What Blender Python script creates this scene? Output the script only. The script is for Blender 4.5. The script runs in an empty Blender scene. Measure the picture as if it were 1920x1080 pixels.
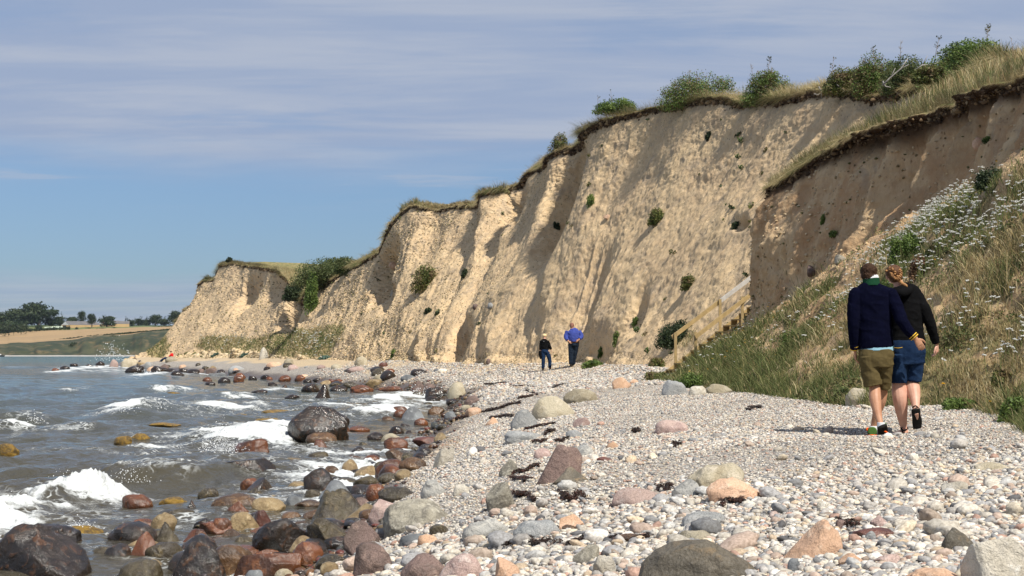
import bpy, bmesh, math, random
import numpy as np
from mathutils import Vector, Matrix
from mathutils.bvhtree import BVHTree
random.seed(7); rng = np.random.default_rng(7)
SC = bpy.context.scene
COL = SC.collection
# ---------------------------------------------------------------- camera, sky, sun, exposure
F = 3000.0; CX = 960.0; HY = 662.0; CZ = 2.0          # focal length in photo pixels, horizon row, eye height over the water
cam_d = bpy.data.cameras.new("camera"); cam = bpy.data.objects.new("camera", cam_d); COL.objects.link(cam)
cam_d.sensor_width = 36.0; cam_d.lens = 36.0 * F / 1920.0
cam_d.shift_y = (HY - 540.0) / 1920.0
cam_d.clip_start = 0.1; cam_d.clip_end = 9000
cam.location = (0, 0, CZ); cam.rotation_euler = (math.radians(90), 0, 0)
SC.camera = cam
SUN_AZ = math.radians(-55)      # angle from +X in plan; negative = towards the viewer
SUN_EL = math.radians(53)
sd = Vector((math.cos(SUN_AZ) * math.cos(SUN_EL), math.sin(SUN_AZ) * math.cos(SUN_EL), math.sin(SUN_EL)))
sl = bpy.data.lights.new("sun", 'SUN'); sl.energy = 4.6; sl.angle = math.radians(0.5); sl.color = (1.0, 0.95, 0.86)
so = bpy.data.objects.new("sun", sl); COL.objects.link(so)
so.rotation_euler = sd.to_track_quat('Z', 'Y').to_euler(); so.location = sd * 50
SC.view_settings.view_transform = 'Standard'; SC.view_settings.look = 'None'
SC.view_settings.exposure = 0.32; SC.view_settings.gamma = 1
W = bpy.data.worlds.new("World"); SC.world = W; W.use_nodes = True
wt = W.node_tree; wt.nodes.clear()

def nd(nt, typ, props=None, **ins):
    n = nt.nodes.new(typ)
    for k, v in (props or {}).items(): setattr(n, k, v)
    for k, v in ins.items():
        key = int(k[1:]) if k[0] == '_' and k[1:].isdigit() else k.replace('_', ' ')
        s = n.inputs[key]
        if isinstance(v, bpy.types.NodeSocket): nt.links.new(v, s)
        elif isinstance(v, (tuple, list)) and s.type == 'RGBA' and len(v) == 3: s.default_value = (*v, 1)
        else: s.default_value = v
    return n
def mth(nt, op, a, b=0.0, c=None, clamp=False):
    n = nt.nodes.new('ShaderNodeMath'); n.operation = op; n.use_clamp = clamp
    for i, v in enumerate((a, b, c)):
        if v is None: continue
        if isinstance(v, bpy.types.NodeSocket): nt.links.new(v, n.inputs[i])
        else: n.inputs[i].default_value = v
    return n.outputs[0]
def ss(nt, x, lo, hi, o0=0.0, o1=1.0):
    n = nt.nodes.new('ShaderNodeMapRange'); n.interpolation_type = 'SMOOTHSTEP'
    nt.links.new(x, n.inputs[0])
    for i, v in ((1, lo), (2, hi), (3, o0), (4, o1)): n.inputs[i].default_value = v
    return n.outputs[0]
def mix(nt, f, a, b, bt='MIX'):
    n = nt.nodes.new('ShaderNodeMix'); n.data_type = 'RGBA'; n.blend_type = bt
    for i, v in ((0, f), (6, a), (7, b)):
        if isinstance(v, bpy.types.NodeSocket): nt.links.new(v, n.inputs[i])
        elif i == 0: n.inputs[0].default_value = v
        else: n.inputs[i].default_value = (*v, 1)
    return n.outputs[2]
def noise(nt, vec, scale, detail=4, rough=0.55, dist=0.0, dim='3D'):
    n = nt.nodes.new('ShaderNodeTexNoise'); n.noise_dimensions = dim
    if vec is not None: nt.links.new(vec, n.inputs['Vector'])
    n.inputs['Scale'].default_value = scale; n.inputs['Detail'].default_value = detail
    n.inputs['Roughness'].default_value = rough; n.inputs['Distortion'].default_value = dist
    return n.outputs['Fac']
def mapping(nt, vec, scale=(1, 1, 1), rot=(0, 0, 0), loc=(0, 0, 0)):
    n = nt.nodes.new('ShaderNodeMapping'); nt.links.new(vec, n.inputs[0])
    n.inputs['Location'].default_value = loc; n.inputs['Rotation'].default_value = rot; n.inputs['Scale'].default_value = scale
    return n.outputs[0]

# sky: Nishita, thin grey-lavender altostratus in streaks above about 7 degrees, a low bank near the sea
sky = nd(wt, 'ShaderNodeTexSky', {'sky_type': 'NISHITA', 'sun_disc': False, 'sun_elevation': SUN_EL,
     'sun_rotation': math.atan2(sd.x, sd.y), 'altitude': 0, 'air_density': 1.0, 'dust_density': 0.6, 'ozone_density': 2.2})
tc = nd(wt, 'ShaderNodeTexCoord')
g = tc.outputs['Generated']
sx = nd(wt, 'ShaderNodeSeparateXYZ', Vector=g)
zz = mth(wt, 'MAXIMUM', sx.outputs[2], 0.0)
den = mth(wt, 'ADD', zz, 0.06)
px_ = mth(wt, 'DIVIDE', sx.outputs[0], den); py_ = mth(wt, 'DIVIDE', sx.outputs[1], den)
cv = nd(wt, 'ShaderNodeCombineXYZ', X=px_, Y=py_).outputs[0]
c1 = noise(wt, mapping(wt, cv, (0.7, 1.0, 1), (0, 0, 0.10)), 1.5, 7, 0.58, 0.4)
c2 = noise(wt, mapping(wt, cv, (0.30, 0.9, 1), (0, 0, -0.06)), 2.6, 6, 0.6, 0.3)
c3 = noise(wt, mapping(wt, g, (1.2, 1.2, 9)), 3.0, 5, 0.6, 0.3)
big = mth(wt, 'ADD', mth(wt, 'MULTIPLY', c1, 0.6), mth(wt, 'MULTIPLY', c2, 0.4))
edge = mth(wt, 'ADD', zz, mth(wt, 'MULTIPLY', mth(wt, 'SUBTRACT', c3, 0.5), 0.05))
up = ss(wt, edge, 0.098, 0.135)
cm = mth(wt, 'MULTIPLY', up, ss(wt, big, 0.33, 0.46, 0.66, 1.0))
low = mth(wt, 'MULTIPLY', ss(wt, edge, 0.052, 0.036), ss(wt, c3, 0.30, 0.60, 0.25, 0.8))
puff = mth(wt, 'MULTIPLY', mth(wt, 'MULTIPLY', ss(wt, zz, 0.150, 0.125), ss(wt, zz, 0.085, 0.11)), ss(wt, c2, 0.53, 0.66, 0, 0.5))
cm = mth(wt, 'MAXIMUM', mth(wt, 'MULTIPLY', cm, 0.92), mth(wt, 'MAXIMUM', low, puff))
cs = ss(wt, c2, 0.38, 0.66)
K = 8.0
ccol = mix(wt, cs, (0.345 * K, 0.420 * K, 0.580 * K), (0.45 * K, 0.50 * K, 0.61 * K))
skyc = mix(wt, 1.0, sky.outputs[0], mix(wt, ss(wt, zz, 0.03, 0.25), (0.44, 0.54, 0.72), (0.66, 0.70, 0.80)), 'MULTIPLY')
fc = mix(wt, cm, skyc, ccol)
bg = nd(wt, 'ShaderNodeBackground', Color=fc, Strength=0.1)
nd(wt, 'ShaderNodeOutputWorld', Surface=bg.outputs[0])

# ---------------------------------------------------------------- helpers
def P(px, py, Y): return ((px - CX) / F * Y, Y, CZ - (py - HY) / F * Y)
def _h(ix, iy, iz, seed):
    n = (ix.astype(np.int64) * 374761393 + iy.astype(np.int64) * 668265263 + iz.astype(np.int64) * 2147483647 + seed * 1274126177) & 0xffffffff
    n = ((n ^ (n >> 13)) * 1274126177) & 0xffffffff
    n = ((n ^ (n >> 16)) * 2246822519) & 0xffffffff
    n = n ^ (n >> 15)
    return n / 4294967295.0
def vn(p, seed=0):
    p = np.asarray(p, float); i = np.floor(p); f = p - i; f = f * f * f * (f * (f * 6 - 15) + 10)
    i = i.astype(np.int64); x, y, z = i[..., 0], i[..., 1], i[..., 2]
    u, v, w = f[..., 0], f[..., 1], f[..., 2]
    def L(a, b, t): return a + (b - a) * t
    return L(L(L(_h(x, y, z, seed), _h(x+1, y, z, seed), u), L(_h(x, y+1, z, seed), _h(x+1, y+1, z, seed), u), v),
             L(L(_h(x, y, z+1, seed), _h(x+1, y, z+1, seed), u), L(_h(x, y+1, z+1, seed), _h(x+1, y+1, z+1, seed), u), v), w) * 2 - 1
def fbm(p, o=4, seed=0, gain=0.5):
    p = np.asarray(p, float); s = 0; a = 1; t = 0
    for k in range(o):
        s = s + a * vn(p * (2.03 ** k) + k * 17.3, seed + k); t += a; a *= gain
    return s / t
def v3(x, y, z=0.0):
    x = np.asarray(x, float); y = np.asarray(y, float)
    return np.stack([x, y, np.broadcast_to(np.asarray(z, float), x.shape)], -1)
def sst(x, a, b):
    t = np.clip((x - a) / (b - a), 0, 1); return t * t * (3 - 2 * t)
def tag(o, label=None, cat=None, group=None, kind=None):
    if label: o['label'] = label
    if cat: o['category'] = cat
    if group: o['group'] = group
    if kind: o['kind'] = kind
    return o
def mesh_np(name, V, Fc, mat, parent=None, smooth=True, attrs=None, loc=None):
    """V (n,3); Fc list of int arrays (m,k)"""
    me = bpy.data.meshes.new(name); V = np.ascontiguousarray(V, dtype=np.float32)
    if not isinstance(Fc, (list, tuple)): Fc = [Fc]
    Fc = [np.asarray(f) for f in Fc if len(f)]
    me.vertices.add(len(V)); me.vertices.foreach_set('co', V.ravel())
    nl = sum(f.size for f in Fc); npoly = sum(len(f) for f in Fc)
    me.loops.add(nl); me.polygons.add(npoly)
    me.loops.foreach_set('vertex_index', np.concatenate([f.ravel() for f in Fc]).astype(np.int32))
    tot = np.concatenate([np.full(len(f), f.shape[1]) for f in Fc]); st = np.concatenate([[0], np.cumsum(tot)[:-1]])
    me.polygons.foreach_set('loop_start', st.astype(np.int32)); me.polygons.foreach_set('loop_total', tot.astype(np.int32))
    me.polygons.foreach_set('use_smooth', np.full(npoly, bool(smooth)))
    for k, a in (attrs or {}).items():
        a = np.asarray(a, dtype=np.float32)
        if a.ndim == 1:
            at = me.attributes.new(k, 'FLOAT', 'POINT'); at.data.foreach_set('value', a)
        else:
            if a.shape[1] == 3: a = np.concatenate([a, np.ones((len(a), 1), np.float32)], 1)
            at = me.attributes.new(k, 'FLOAT_COLOR', 'POINT'); at.data.foreach_set('color', a.ravel())
    me.update(calc_edges=True); me.validate()
    if mat: me.materials.append(mat)
    o = bpy.data.objects.new(name, me); COL.objects.link(o)
    if parent: o.parent = parent
    if loc is not None: o.location = loc
    return o
NAMED = []; USED = set()
def relabel(px, py, what, refs=None):
    """a label that singles a thing out by the nearest described thing"""
    c = sorted((refs or NAMED), key=lambda q: (q[0] - px) ** 2 + 4 * (q[1] - py) ** 2)
    for q in c[:40]:
        w = q[2].split(',')[0].split()[:8]
        while w[-1] in ('the', 'of', 'in', 'at', 'on', 'a', 'with', 'and', 'by', 'to', 'behind', 'below', 'above', 'under', 'beside', 'left', 'right', 'near', 'its', 'from', 'between', 'before', 'against', 'who', 'past', 'alone', 'just', 'lower', 'one', 'among'): w = w[:-1]
        dx, dy = px - q[0], py - q[1]
        d = ('right of' if dx > 0 else 'left of') if abs(dx) > 1.4 * abs(dy) else ('in front of' if dy > 0 else 'beyond')
        if what.startswith('tuft') or 'weed' in what: d = {'in front of': 'below', 'beyond': 'above'}.get(d, d)
        l = f"{what} {d} the {' '.join(w)}"
        if l not in USED and len(l.split()) <= 16: USED.add(l); return l
    return what
def empty(name, loc, label=None, cat=None, group=None):
    o = bpy.data.objects.new(name, None); COL.objects.link(o); o.location = loc; o.empty_display_size = 0.1
    return tag(o, label, cat, group)
def gridf(n, m, flip=False):
    i = np.arange(n - 1)[:, None] * m + np.arange(m - 1)[None, :]
    q = np.stack([i, i + m, i + m + 1, i + 1], -1).reshape(-1, 4)
    return q[:, ::-1] if flip else q
class MB:
    """collects tubes, ellipsoids and boxes into one mesh"""
    def __init__(s): s.V = []; s.F4 = []; s.F3 = []; s.n = 0
    def add(s, V, f4=None, f3=None):
        V = np.asarray(V, float); s.V.append(V)
        if f4 is not None and len(f4): s.F4.append(np.asarray(f4) + s.n)
        if f3 is not None and len(f3): s.F3.append(np.asarray(f3) + s.n)
        s.n += len(V); return s
    def tube(s, pts, rad, seg=12, ref=(0, 1, 0), cap=True):
        pts = np.asarray(pts, float); n = len(pts); ref = np.asarray(ref, float)
        rad = [(r, r) if np.isscalar(r) else r for r in rad]
        T = np.gradient(pts, axis=0); T /= np.linalg.norm(T, axis=1)[:, None] + 1e-9
        rings = []
        a = np.linspace(0, 2 * np.pi, seg, endpoint=False)
        for i in range(n):
            sde = np.cross(T[i], ref); sde /= np.linalg.norm(sde) + 1e-9; up = np.cross(sde, T[i])
            rings.append(pts[i] + np.outer(np.cos(a), sde) * rad[i][0] + np.outer(np.sin(a), up) * rad[i][1])
        V = np.concatenate(rings + [pts[:1], pts[-1:]])
        q = []
        k = np.arange(seg); k2 = (k + 1) % seg
        for i in range(n - 1): q.append(np.stack([i * seg + k, i * seg + k2, (i + 1) * seg + k2, (i + 1) * seg + k], -1))
        t = []
        if cap:
            t.append(np.stack([k2, k, np.full(seg, n * seg)], -1)); t.append(np.stack([(n-1)*seg + k, (n-1)*seg + k2, np.full(seg, n*seg+1)], -1))
        return s.add(V, np.concatenate(q), np.concatenate(t) if t else None)
    def ell(s, c, r, rot=None, sub=3):
        V, Ft = ico(sub); V = V * np.asarray(r)
        if rot is not None: V = V @ np.asarray(Matrix.Rotation(rot[1], 3, rot[0])).T
        return s.add(V + np.asarray(c), None, Ft)
    def box(s, c, h, M=None):
        V = np.array([[x, y, z] for x in (-1, 1) for y in (-1, 1) for z in (-1, 1)], float) * np.asarray(h)
        if M is not None: V = V @ np.asarray(M).T
        f = [[0, 1, 3, 2], [4, 6, 7, 5], [0, 4, 5, 1], [2, 3, 7, 6], [0, 2, 6, 4], [1, 5, 7, 3]]
        return s.add(V + np.asarray(c), np.array(f))
    def beam(s, a, b, w, h, up=(0, 0, 1)):
        a = np.asarray(a, float); b = np.asarray(b, float); d = b - a; L = np.linalg.norm(d); d /= L
        sde = np.cross(d, up); sde /= np.linalg.norm(sde); u = np.cross(sde, d)
        return s.box((a + b) / 2, (L / 2, w / 2, h / 2), np.stack([d, sde, u], 1))
    def build(s, name, mat, parent=None, smooth=True, attrs=None, origin=None):
        V = np.concatenate(s.V); 
        if origin is not None: V = V - np.asarray(origin)
        fl = []
        if s.F4: fl.append(np.concatenate(s.F4))
        if s.F3: fl.append(np.concatenate(s.F3))
        return mesh_np(name, V, fl, mat, parent, smooth, attrs)
_ico = {}
def ico(sub):
    if sub not in _ico:
        bm = bmesh.new(); bmesh.ops.create_icosphere(bm, subdivisions=max(sub, 1), radius=1.0)
        V = np.array([v.co[:] for v in bm.verts]); Ft = np.array([[v.index for v in f.verts] for f in bm.faces]); bm.free()
        _ico[sub] = (V, Ft)
    return _ico[sub]
def remesh(o, vox, it=2):
    m = o.modifiers.new('r', 'REMESH'); m.mode = 'VOXEL'; m.voxel_size = vox; m.use_smooth_shade = True
    if it: s_ = o.modifiers.new('s', 'SMOOTH'); s_.iterations = it; s_.factor = 0.5
    dg = bpy.context.evaluated_depsgraph_get(); dg.update()
    me = bpy.data.meshes.new_from_object(o.evaluated_get(dg)); mats = [x for x in o.data.materials]
    o.modifiers.clear(); old = o.data; me.name = old.name; me.materials.clear()
    for x in mats: me.materials.append(x)
    o.data = me
    me.polygons.foreach_set('use_smooth', np.ones(len(me.polygons), bool))
    bpy.data.meshes.remove(old); return o

# ---------------------------------------------------------------- materials
def newmat(name):
    m = bpy.data.materials.new(name); m.use_nodes = True; nt = m.node_tree
    b = nt.nodes['Principled BSDF']; b.inputs['Roughness'].default_value = 0.85
    b.inputs['Specular IOR Level'].default_value = 0.3
    return m, nt, b
def setc(nt, b, col): nt.links.new(col, b.inputs['Base Color'])
def bump(nt, b, h, strength=0.5, dist=0.02, prev=None):
    n = nt.nodes.new('ShaderNodeBump'); n.inputs['Strength'].default_value = strength; n.inputs['Distance'].default_value = dist
    nt.links.new(h, n.inputs['Height'])
    if prev is not None: nt.links.new(prev, n.inputs['Normal'])
    nt.links.new(n.outputs[0], b.inputs['Normal']); return n.outputs[0]
def pos(nt): return nt.nodes.new('ShaderNodeNewGeometry').outputs['Position']
def objc(nt): return nt.nodes.new('ShaderNodeTexCoord').outputs['Object']
def attr(nt, name, out='Fac'):
    n = nt.nodes.new('ShaderNodeAttribute'); n.attribute_name = name; return n.outputs[out]
def plain(name, c, c2=None, rough=0.85, scale=8, bs=0.0, bd=0.01, spec=0.3, bscale=None):
    m, nt, b = newmat(name); b.inputs['Roughness'].default_value = rough; b.inputs['Specular IOR Level'].default_value = spec
    p = objc(nt); n = noise(nt, p, scale, 5)
    setc(nt, b, mix(nt, ss(nt, n, 0.35, 0.65), c, c2 or tuple(x * 0.8 for x in c)))
    if bs: bump(nt, b, noise(nt, p, bscale or scale * 4, 4), bs, bd)
    return m
def vcol(name, rough=0.8, spec=0.25, trans=0.0, nscale=0):
    m, nt, b = newmat(name); b.inputs['Roughness'].default_value = rough; b.inputs['Specular IOR Level'].default_value = spec
    c = attr(nt, 'Col', 'Color')
    if nscale:
        n = noise(nt, pos(nt), nscale, 4); c = mix(nt, ss(nt, n, 0.3, 0.7), c, mix(nt, 1.0, c, (0.62, 0.60, 0.58), 'MULTIPLY'))
        bump(nt, b, noise(nt, pos(nt), nscale * 1.5, 3), 0.35, 0.008)
    setc(nt, b, c)
    if trans:
        tr = nd(nt, 'ShaderNodeBsdfTranslucent', Color=c); mx = nd(nt, 'ShaderNodeMixShader', _0=trans, _1=b.outputs[0], _2=tr.outputs[0])
        nt.links.new(mx.outputs[0], nt.nodes['Material Output'].inputs['Surface'])
    return m
M = {}
M['leaf'] = vcol('leaf', 0.6, 0.3, 0.25)
M['grass'] = vcol('grass', 0.75, 0.2, 0.25)
M['petal'] = vcol('petal', 0.8, 0.1, 0.2)
M['pebble'] = vcol('pebble', 0.75, 0.3, 0, 60)
M['wetpebble'] = vcol('wetpebble', 0.22, 0.5, 0, 60)
M['clod'] = vcol('clod', 0.95, 0.1)
M['stem'] = plain('stem', (0.16, 0.13, 0.10), (0.26, 0.22, 0.18), 0.9, 20)
# ---------------------------------------------------------------- terrain functions
SY = [-40, 14, 50, 66, 79, 86, 107, 136, 158, 190, 230, 300, 340, 420]; SX = [-2.3, -2.2, -2.1, -2.3, -5.0, -7.0, -13.2, -23.5, -31, -43, -57, -74, -72, -30]
CY = [-40, 8, 14, 17.6, 20.8, 22.5, 25, 31, 36, 42, 48, 52, 57, 62.5, 68, 74, 78, 85, 90, 95, 105, 120, 134, 146, 165, 190, 209, 231, 254, 300, 420]
CXX = [4.0, 4.0, 4.5, 5.3, 5.8, 4.8, 4.5, 4.4, 4.1, 4.1, 4.6, 4.9, 4.4, 3.9, 3.4, 1.3, -.4, -2.7, -3.7, -5.0, -7.9, -13.2, -17.8, -21, -27.8, -38.5, -45.8, -53.5, -61, -64, -20]
def shore_x(Y): return np.interp(Y, SY, SX)
def base_x(Y): return np.interp(Y, CY, CXX)
def beach_z(X, Y):
    X = np.asarray(X, float); Y = np.asarray(Y, float)
    wob = 0.35 * vn(v3(X * 0.12, Y * 0.22), 31) + 0.15 * vn(v3(X * .5, Y * .7), 32)
    d = X - shore_x(Y) + wob * (Y < 120)
    z = np.where(d > 0, 1.13 * (1 - np.exp(-np.maximum(d, 0) / 2.0)) + 0.022 * np.clip(d, 0, 10), 0.30 * np.maximum(d, -12))
    z = z + sst(d, 0.3, 2) * (0.05 * fbm(v3(X * .5, Y * .35), 3, 33))
    c = base_x(Y) - X
    z = z + 0.30 * np.exp(-np.maximum(c, 0) / 0.9) * sst(Y, 45, 60)
    z = z - .065 * np.exp(-((X - 3.95) / .55) ** 2 - ((Y - 17.1) / .7) ** 2)
    return z
def hit_ground(px, py, water=True):
    dx = (px - CX) / F; dz = -(py - HY) / F
    Y = np.concatenate([np.arange(4, 60, 0.02), np.geomspace(60, 900, 6000)])
    z = CZ + dz * Y; g_ = beach_z(dx * Y, Y)
    if water: g_ = np.maximum(g_, 0.0)
    i = np.argmax(z <= g_)
    if z[i] > g_[i]: i = len(Y) - 1
    return dx * Y[i], Y[i], g_[i]

# ---------------------------------------------------------------- beach
def geomgrid(y0, y1, n, p=1.0): return y0 * (y1 / y0) ** (np.linspace(0, 1, n) ** p)
ys = np.concatenate([[-30, -10, 0], geomgrid(3, 430, 560)])
t = np.linspace(0, 1, 230)
BX = np.zeros((len(ys), len(t)))
for i, y in enumerate(ys):
    a = shore_x(y) - 9 - max(y, 0) * 0.05; b = base_x(y) + 9
    BX[i] = a + (b - a) * t
BY = np.repeat(ys[:, None], len(t), 1)
BZ = beach_z(BX, BY)
dsh = BX - shore_x(BY)
BV = np.stack([BX, BY, BZ], -1).reshape(-1, 3)
m, nt, b = newmat('beach_shingle'); M['beach'] = m
p = pos(nt)
v1 = nd(nt, 'ShaderNodeTexVoronoi', {'feature': 'F1'}, Vector=p, Scale=26.0)
v2 = nd(nt, 'ShaderNodeTexVoronoi', {'feature': 'F1'}, Vector=p, Scale=11.0)
def pebcol(v):
    s_ = nd(nt, 'ShaderNodeSeparateColor', Color=v.outputs['Color'])
    r = nd(nt, 'ShaderNodeValToRGB', Fac=s_.outputs[0]); e = r.color_ramp; e.interpolation = 'CONSTANT'
    cs_ = [(0, (.62, .58, .50)), (.2, (.42, .37, .31)), (.34, (.28, .28, .28)), (.46, (.74, .70, .62)), (.64, (.50, .39, .32)), (.74, (.14, .14, .15)), (.80, (.56, .49, .38)), (.92, (.40, .26, .20))]
    e.elements[0].position = 0; e.elements[0].color = (*cs_[0][1], 1); e.elements[1].position = cs_[1][0]; e.elements[1].color = (*cs_[1][1], 1)
    for q, c in cs_[2:]: el = e.elements.new(q); el.color = (*c, 1)
    return r.outputs[0]
pc = mix(nt, 0.3, pebcol(v1), pebcol(v2))
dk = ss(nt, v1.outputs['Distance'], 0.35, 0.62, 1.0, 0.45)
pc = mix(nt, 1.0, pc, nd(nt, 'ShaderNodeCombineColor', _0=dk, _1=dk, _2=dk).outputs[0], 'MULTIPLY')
big = noise(nt, p, 0.7, 4); pc = mix(nt, ss(nt, big, .4, .65, 0, .25), pc, (.30, .27, .23))
sand = mix(nt, noise(nt, p, 3.0, 5), (.60, .47, .30), (.50, .38, .24))
pc = mix(nt, mth(nt, 'MULTIPLY', attr(nt, 'sand'), 1.0), pc, sand)
wet = attr(nt, 'wet')
pc = mix(nt, mth(nt, 'MULTIPLY', wet, 0.92), pc, mix(nt, noise(nt, p, 9, 3), (.055, .038, .026), (.12, .075, .045)))
setc(nt, b, pc)
rg = mth(nt, 'SUBTRACT', 0.85, mth(nt, 'MULTIPLY', wet, 0.6)); nt.links.new(rg, b.inputs['Roughness'])
hgt = mth(nt, 'SUBTRACT', 1.0, v1.outputs['Distance'])
bump(nt, b, hgt, 0.9, 0.03)
cdist = base_x(BY) - BX
sandm = sst(BY, 50, 60) * np.clip(sst(2.0 + 1.2 * vn(v3(BX * .35, BY * .12), 5) - cdist, 0, 0.9), 0, 1)
wetm = sst(-(dsh + 0.4 * fbm(v3(BX * .8, BY * .5), 3, 9)), -1.3, -0.3)
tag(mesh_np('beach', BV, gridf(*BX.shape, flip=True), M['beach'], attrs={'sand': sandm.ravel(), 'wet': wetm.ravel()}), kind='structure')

# ---------------------------------------------------------------- cliff sweeps
def resample(S, counts):
    """S (n,K,3) stations -> dense along axis 0 with counts per interval"""
    out = []
    n = len(S)
    for i in range(n - 1):
        a, b_, c, d_ = S[max(i - 1, 0)], S[i], S[i + 1], S[min(i + 2, n - 1)]
        u = np.linspace(0, 1, counts[i], endpoint=False)[:, None, None]
        lin = b_ + (c - b_) * u
        cr = 0.5 * ((2 * b_) + (-a + c) * u + (2 * a - 5 * b_ + 4 * c - d_) * u**2 + (-a + 3 * b_ - 3 * c + d_) * u**3)
        out.append(lin * 0.45 + cr * 0.55)
    out.append(S[-1:]); return np.concatenate(out)
def gnorm(G):
    du = np.gradient(G, axis=0); dv = np.gradient(G, axis=1); N = np.cross(du, dv)
    return N / (np.linalg.norm(N, axis=2)[..., None] + 1e-9)
def smooth_axis(A, k):
    for _ in range(k):
        A[1:-1] = 0.25 * A[:-2] + 0.5 * A[1:-1] + 0.25 * A[2:]
    return A
CRESTS = [  # crest px,py,depth ; base X,Y
 (2600,40,30, 14,44),(2300,60,38, 11.5,47.0),(2000,95,44, 9,48),(1850,120,48, 6.8,48.6),(1750,140,52, 5.4,49.5),(1660,160,56, 4.9,51.5),(1580,160,59, 4.6,54.5),(1520,166,62, 4.3,57),
 (1450,180,66, 4.1,60),(1400,190,68.5, 3.9,62.5),(1370,178,70, 3.7,65),(1300,184,73, 3.4,68),(1250,194,76, 3.1,70),(1200,206,78, 2.8,72),(1130,224,81, 2.1,72.6),
 (1092,240,84, 1.0,74.6),(1096,252,89, .5,75.8),(1082,262,92, -.3,77.6),(1032,288,94, -1.2,79.6),(1026,303,97, -1.8,82),(1014,310,101, -2.5,84),(963,345,103, -3.0,86.2),(968,355,107, -3.6,89),(957,354,109, -3.8,90.6),
 (906,360,110, -4.4,92.6),(900,378,114, -5.1,95.5),(830,380,118.5, -6,100),(772,382,123, -7.6,105),(738,415,127, -8.9,108),(718,460,131, -10.2,112),(684,484,138, -12.6,118),(642,508,146, -15.3,126),
 (602,540,151, -17.2,132),(562,548,156, -19.2,139),(548,545,161, -20.5,144),(540,518,167, -22.5,150),(530,506,180, -26.5,162),(500,501,193, -31.5,173),(450,494,211, -38,189),
 (414,494,221, -43.5,202),(405,522,226, -45.8,209),(374,528,235, -48.5,217),(372,568,241, -50.5,223),(347,578,249, -53.5,231),(330,615,257, -56,239),(305,652,268, -61,254),(290,666,280, -64,268),(330,664,330,-50,325),(420,660,420,-25,410)]
nst = len(CRESTS)
prof = [(0, 0), (.13, .045), (.30, .20), (.52, .43), (.74, .67), (.88, .85), (.955, .955), (1, 1)]
SS = np.zeros((nst, len(prof), 3)); CR = []
for i, (cx_, cy_, D, bx_, by_) in enumerate(CRESTS):
    c = np.array(P(cx_, cy_, D)); CR.append(c)
    bb = np.array([bx_, by_, float(beach_z(bx_ - .3, by_)) - 0.25])
    for k, (u, w_) in enumerate(prof):
        SS[i, k] = (bb[0] + (c[0] - bb[0]) * u, bb[1] + (c[1] - bb[1]) * u, bb[2] + (c[2] - 0.32 - bb[2]) * w_)
CR = np.array(CR)
cnt = []
for i in range(nst - 1):
    a, b_ = CRESTS[i], CRESTS[i + 1]
    pixb = lambda q: CX + F * q[3] / q[4]
    L = max(math.hypot(a[0] - b_[0], a[1] - b_[1]), abs(pixb(a) - pixb(b_)), 12)
    if i < 3: L *= 0.3
    cnt.append(int(L / 1.35) + 2)
G = resample(SS, cnt); G = smooth_axis(G, 3)
# columns: along the slope
kk = np.linspace(0, len(prof) - 1, 330); k0 = np.minimum(kk.astype(int), len(prof) - 2); fr = (kk - k0)[None, :, None]
G = G[:, k0] * (1 - fr) + G[:, k0 + 1] * fr
smooth_axis(G.transpose(1, 0, 2), 30)
NG = gnorm(G); 
if NG[400, 100, 0] > 0: NG = -NG
def dist_attr(G):
    a = np.concatenate([[0], np.cumsum(np.linalg.norm(np.diff(G[:, G.shape[1] // 2], axis=0), axis=1))])[:, None] * np.ones((1, G.shape[1]))
    b_ = np.concatenate([np.zeros((len(G), 1)), np.cumsum(np.linalg.norm(np.diff(G, axis=1), axis=2), axis=1)], 1)
    return a, b_
A_, B_ = dist_attr(G); vv = np.linspace(0, 1, G.shape[1])[None, :] * np.ones((len(G), 1))
far = np.clip(G[..., 1] / 90, 0.8, 2.0)
warp = 1.2 * fbm(v3(A_ * .15, B_ * .12), 3, 71)
gul = 1 - 2 * np.abs(vn(v3((A_ + warp + .35 * B_) * .30, B_ * .07), 72))
gul2 = 1 - 2 * np.abs(vn(v3((A_ + warp + .4 * B_) * .9, B_ * .18), 73))
band = fbm(v3(A_ * .22, B_ * .35), 3, 79)
dsp = 0.15 * gul * sst(vv, 0.0, .25) * (1 - .45 * sst(vv, .8, 1)) + .07 * gul2 * sst(vv, .02, .2) * (0.35 + .8 * sst(band, -.2, .3))
dsp += .34 * fbm(v3(A_ * .10, B_ * .16), 2, 74) * sst(vv, 0, .2)
lump = fbm(G * 1.1, 4, 75); dsp += (.15 * fbm(G * np.array([.8, .8, .9]), 5, 175, .62) + .06 * np.maximum(fbm(G * 2.6, 3, 76), 0) + .035 * fbm(G * 7.0, 2, 77)) * sst(vv, .0, .08)
# undercut toe between px 850 and 1250
toe = sst(G[..., 1], 64, 70) * (1 - sst(G[..., 1], 100, 112))
dsp += toe * (0.42 * sst(vv, .10, .26) * (1 - sst(vv, .32, .55))) * (0.6 + 1.1 * vn(v3(A_ * .45, B_ * .1), 78))
fan = np.maximum(vn(v3(A_ * .30, A_ * 0 + 4), 86), 0); dsp += .65 * fan * (1 + .8 * fbm(G * .9, 4, 87)) * sst(vv, .0, .08) * (1 - sst(vv, .10, .36))
dsp += .05 * fbm(v3((A_ + .4 * B_) * 3.4, B_ * .7), 4, 88, .7) * sst(vv, .03, .12) * far
dsp *= far ** .3
G = G + NG * dsp[..., None]
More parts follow.
